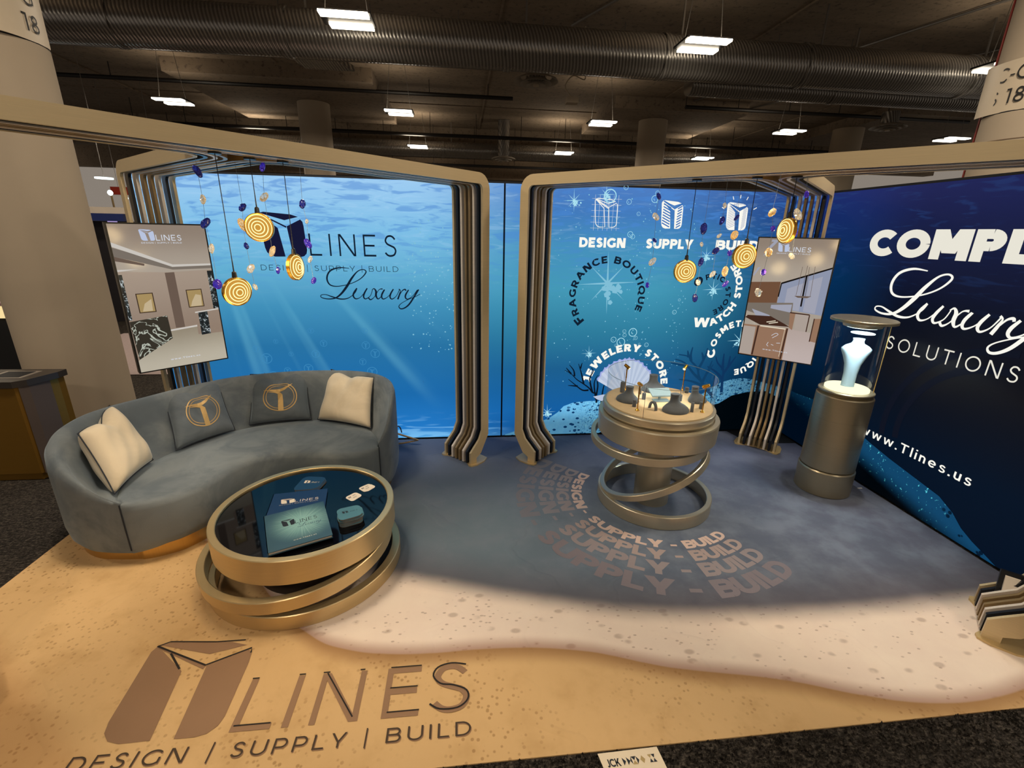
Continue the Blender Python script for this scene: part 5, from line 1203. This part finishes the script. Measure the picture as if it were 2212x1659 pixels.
spot('plinth_spot', (QX-.06, QY-.10, 1.37), (QX-.01, QY-.03, .5), 22., (.86, .96, 1.), 165, .25, .03)

# ---------------------------------------------------------------- counter at the left edge
M['mustard'] = metal_mat('mustard_gold', S(140, 104, 40), .4, .6); M['brownpanel'] = flat('brown_panel', S(84, 72, 66), .5); M['slabblack'] = flat('counter_slab', S(52, 46, 42), .35)
rt = thing('showcase_counter', 'mustard gold showcase counter with dark top at the left edge', 'counter', (-7.3, -.45, 0))
MB().prism([(-7.9, -.60), (-6.86, -.60), (-6.80, -.54), (-6.745, -.34), (-6.745, -.28), (-7.9, -.28)], .06, .80).build('body', 'mustard', rt)
MB().prism([(-7.88, -.585), (-6.87, -.585), (-6.76, -.33), (-6.76, -.29), (-7.88, -.29)], 0, .06).build('kick_base', 'mustard', rt)
MB().prism([(-6.838, -.592), (-6.80, -.545), (-6.762, -.40), (-6.766, -.40), (-6.806, -.543), (-6.842, -.586)], .06, .80, lambda x, y, z: (x+.006, y-.003, z)).build('side_panel', 'brownpanel', rt)
MB().prism([(-7.92, -.62), (-6.85, -.62), (-6.79, -.56), (-6.725, -.35), (-6.725, -.26), (-7.92, -.26)], .80, .85).build('worktop', 'slabblack', rt)
for x0, x1 in ((-7.12, -6.86), (-7.5, -7.16)):
    MB().box(x0, -.52, .85, x1, -.32, .853).build('inset_frame', flat('steel_frame', S(170, 160, 150), .3, .6), rt); MB().box(x0+.03, -.50, .853, x1-.03, -.34, .8545).build('dark_inset', 'mattblack', rt)
o = MB().prism([(-7.4, -.60), (-7.0, -.56), (-7.02, -.545), (-7.4, -.57)], .8555, .857).build('white_leaflet', 'print_white'); tag(o, 'white leaflet on the dark top of the mustard counter', 'leaflet')

# ---------------------------------------------------------------- far booths at the left
rt = thing('far_booth', 'distant booth with white fascia over a navy band, left of the arch', 'booth', (-10.3, 6.3, 0))
MB().box(-11.2, 6.2, 2.20, -10.02, 6.4, 2.32).build('white_fascia', flat('booth_white', S(214, 200, 182), .6), rt)
MB().box(-11.2, 6.15, 2.06, -10.04, 6.35, 2.20).build('navy_band', flat('booth_navy', S(24, 42, 104), .5), rt)
MB().box(-11.2, 6.3, 0, -11.1, 6.4, 2.2).build('post', 'black', rt); MB().box(-10.12, 6.3, 0, -10.04, 6.4, 2.1).build('post', 'black', rt)
MB().box(-11.1, 6.5, 0, -10.1, 6.55, 2.06).build('back_panel', flat('booth_dark', S(30, 26, 30), .6), rt)
MB().box(-10.37, 6.18, 2.0, -10.2, 6.2, 2.06).build('small_screen', glow('lilac_screen', S(170, 150, 205), .9), rt)
rt = thing('red_sign', 'red hanging sign above the distant booth', 'sign', (-13.1, 12., 3.0))
MB().box(-13.9, 12, 2.85, -13.05, 12.1, 3.07).build('sign_board', flat('sign_red', S(206, 58, 34), .5), rt); MB().box(-12.98, 12, 2.85, -12.3, 12.1, 3.07).build('sign_board', flat('sign_red_b', S(206, 58, 34), .5), rt)
for x in (-13.7, -12.5): MB().tube([(x, 12.05, 3.06), (x, 12.05, CZ-.001)], .006, 5).build('hanging_wire', 'pipe_grey', rt)
rt = thing('bright_showcase', 'brightly lit distant showcase above a black stool at the left edge', 'showcase', (-8.6, 1.2, 0))
MB().box(-9.4, 1.1, 1.03, -8.22, 1.5, 1.16).build('lit_tray', glow('lit_tray_tone', S(250, 222, 160), 1.), rt); MB().box(-9.4, 1.12, 0, -8.2, 1.5, 1.03).build('case_body', 'mattblack', rt); MB().box(-9.4, 1.1, 1.16, -8.22, 1.5, 1.19).build('case_lid', flat('case_pink', S(176, 140, 140), .5), rt)
o = MB().box(-9.9, 2.4, 0, -6.4, 5.2, .004).build('far_rug', flat('pale_rug', S(168, 150, 146), .9, var=.2, scale=40.)); tag(o, 'pale mottled carpet patch behind the left screen', 'rug')
rt = thing('slim_stand', 'slim dark metal post standing on the pale carpet behind the left screen', 'post', (-7.1, 1.9, 0))
MB().tube([(-7.1, 1.75, 0), (-7.1, 1.75, 1.3)], .014, 8).build('post', 'band_bronze', rt); MB().cyl((-7.1, 1.75, 0), .08, .01).build('post_base', 'band_bronze', rt)
rt = thing('hall_spotlight_rail', 'pair of tiny bright spot lights on slim poles behind the left arch legs', 'spot lights', (-10.6, 8., 3.0))
for x, z in ((-11.35, 2.68), (-11.05, 2.57)):
    MB().tube([(x, 8, 0), (x, 8, z)], .02, 6).build('pole', 'band_bronze', rt); MB().blob((x, 7.98, z), .06, .04, .06, 3, 8, 6, 0.).build('bulb', 'led_disc', rt)

rt = thing('pendant_disc_light', 'flat round white lamp hanging in the distance left of the left arch', 'ceiling light', (-11.42, 8, 2.99))
MB().cyl((-11.42, 8, 2.97), .17, .03, 24).build('lit_disc', 'led_disc', rt); MB().tube([(-11.42, 8, 3.0), (-11.42, 8, CZ-.001)], .006, 5).build('hanging_wire', 'pipe_grey', rt)
# ---------------------------------------------------------------- small things
rt = thing('cable_bundle', 'black and brass folding bracket lying behind the right end of the sofa', 'bracket', (-4.0, -.1, 0))
MB().tube([(-4.14, -.10, .14), (-3.86, -.14, .055), (-4.02, -.13, .02), (-4.12, -.14, .02)], .010, 6).build('metal_bar', 'band_bronze', rt)
MB().tube(catmull([(-4.16, -.1, .17), (-4.05, -.1, .19), (-4.02, -.12, .13)], 5), .006, 6).build('black_cable', 'cord', rt)
MB().tube([(-4.10, -.20, .0), (-4.08, -.2, .07)], .016, 8).build('foot_peg', 'black', rt)
M['paper'] = flat('flyer_paper', S(232, 214, 184), .7)
rt = thing('paper_flyer', 'white printed flyer lying on the dark carpet at the bottom edge', 'flyer', (-2.78, -3.2, .004))
FP = [(-2.87, -3.31), (-2.63, -3.305), (-2.653, -3.094), (-2.905, -3.098)]; f = quadmap(FP)
MB().prism(FP, .010, .0112).build('sheet', 'paper', rt)
fz = lambda u, v: (*f(u, v), .0118)
MB().polys(text_line('jCK', .08, .74, .30, .14, .2, .05), fz).build('lettering', 'print_ink', rt, recalc=False)
tri = lambda *P: [list(P)]
MB().polys(tri((.35, .88), (.35, .74), (.40, .81))+tri((.42, .88), (.42, .74), (.47, .81))+tri((.47, .81), (.50, .88), (.50, .74))+tri((.50, .88), (.58, .88), (.54, .81))+tri((.58, .88), (.62, .81), (.58, .74))+tri((.84, .74), (.90, .74), (.87, .81))+tri((.78, .74), (.84, .74), (.81, .81))+tri((.84, .88), (.90, .88), (.87, .81)), fz).build('triangle_pattern', 'print_ink', rt, recalc=False)
MB().polys(tri((.50, .74), (.58, .74), (.54, .81))+tri((.64, .81), (.68, .88), (.72, .81), (.68, .74))+tri((.78, .88), (.84, .88), (.81, .81)), fz).build('gold_pattern', flat('flyer_gold', S(176, 150, 96), .6), rt, recalc=False)
MB().polys(ribbon([(.62+.03*math.cos(a_*PI/6), .62+.035*math.sin(a_*PI/6)) for a_ in range(13)], .012), fz).build('round_mark', 'print_ink', rt, recalc=False)
o = MB().box(-.085, -1.235, .0, -.045, -1.225, .004).build('paper_scrap', 'print_white'); tag(o, 'tiny white paper scrap at the foot of the dark blue wall', 'scrap')
for x, y, s in ((-4.06, -1.6, 0),): pass
# angled literature holder on the front leg of the right arch
rt = thing('leaflet_holder', 'black slatted leaflet holder leaning on the front leg of the right arch', 'leaflet holder', (-.40, -2.6, 0))
def lean(x, y, z0, z1, wd, mat, nm):
    MB().add([(x, y, z0), (x+wd*.7, y-wd*.7, z0), (x+wd*.7+.03, y-wd*.7+.03, z1), (x+.03, y+.03, z1), (x+.012, y+.012, z0), (x+wd*.7+.012, y-wd*.7+.012, z0), (x+wd*.7+.042, y-wd*.7+.042, z1), (x+.042, y+.042, z1)],
             [(0, 1, 2, 3), (7, 6, 5, 4), (0, 4, 5, 1), (1, 5, 6, 2), (2, 6, 7, 3), (3, 7, 4, 0)]).build(nm, mat, rt)
lean(-.46, -2.56, .14, .27, .20, 'black', 'holder_frame'); lean(-.455, -2.585, .165, .25, .15, 'print_white', 'leaflet')
for k in range(4): MB().box(-.50+k*.03, -2.70-k*.03, .014, -.36+k*.03, -2.695-k*.03, .022+.002*k).build('rail', 'black', rt)
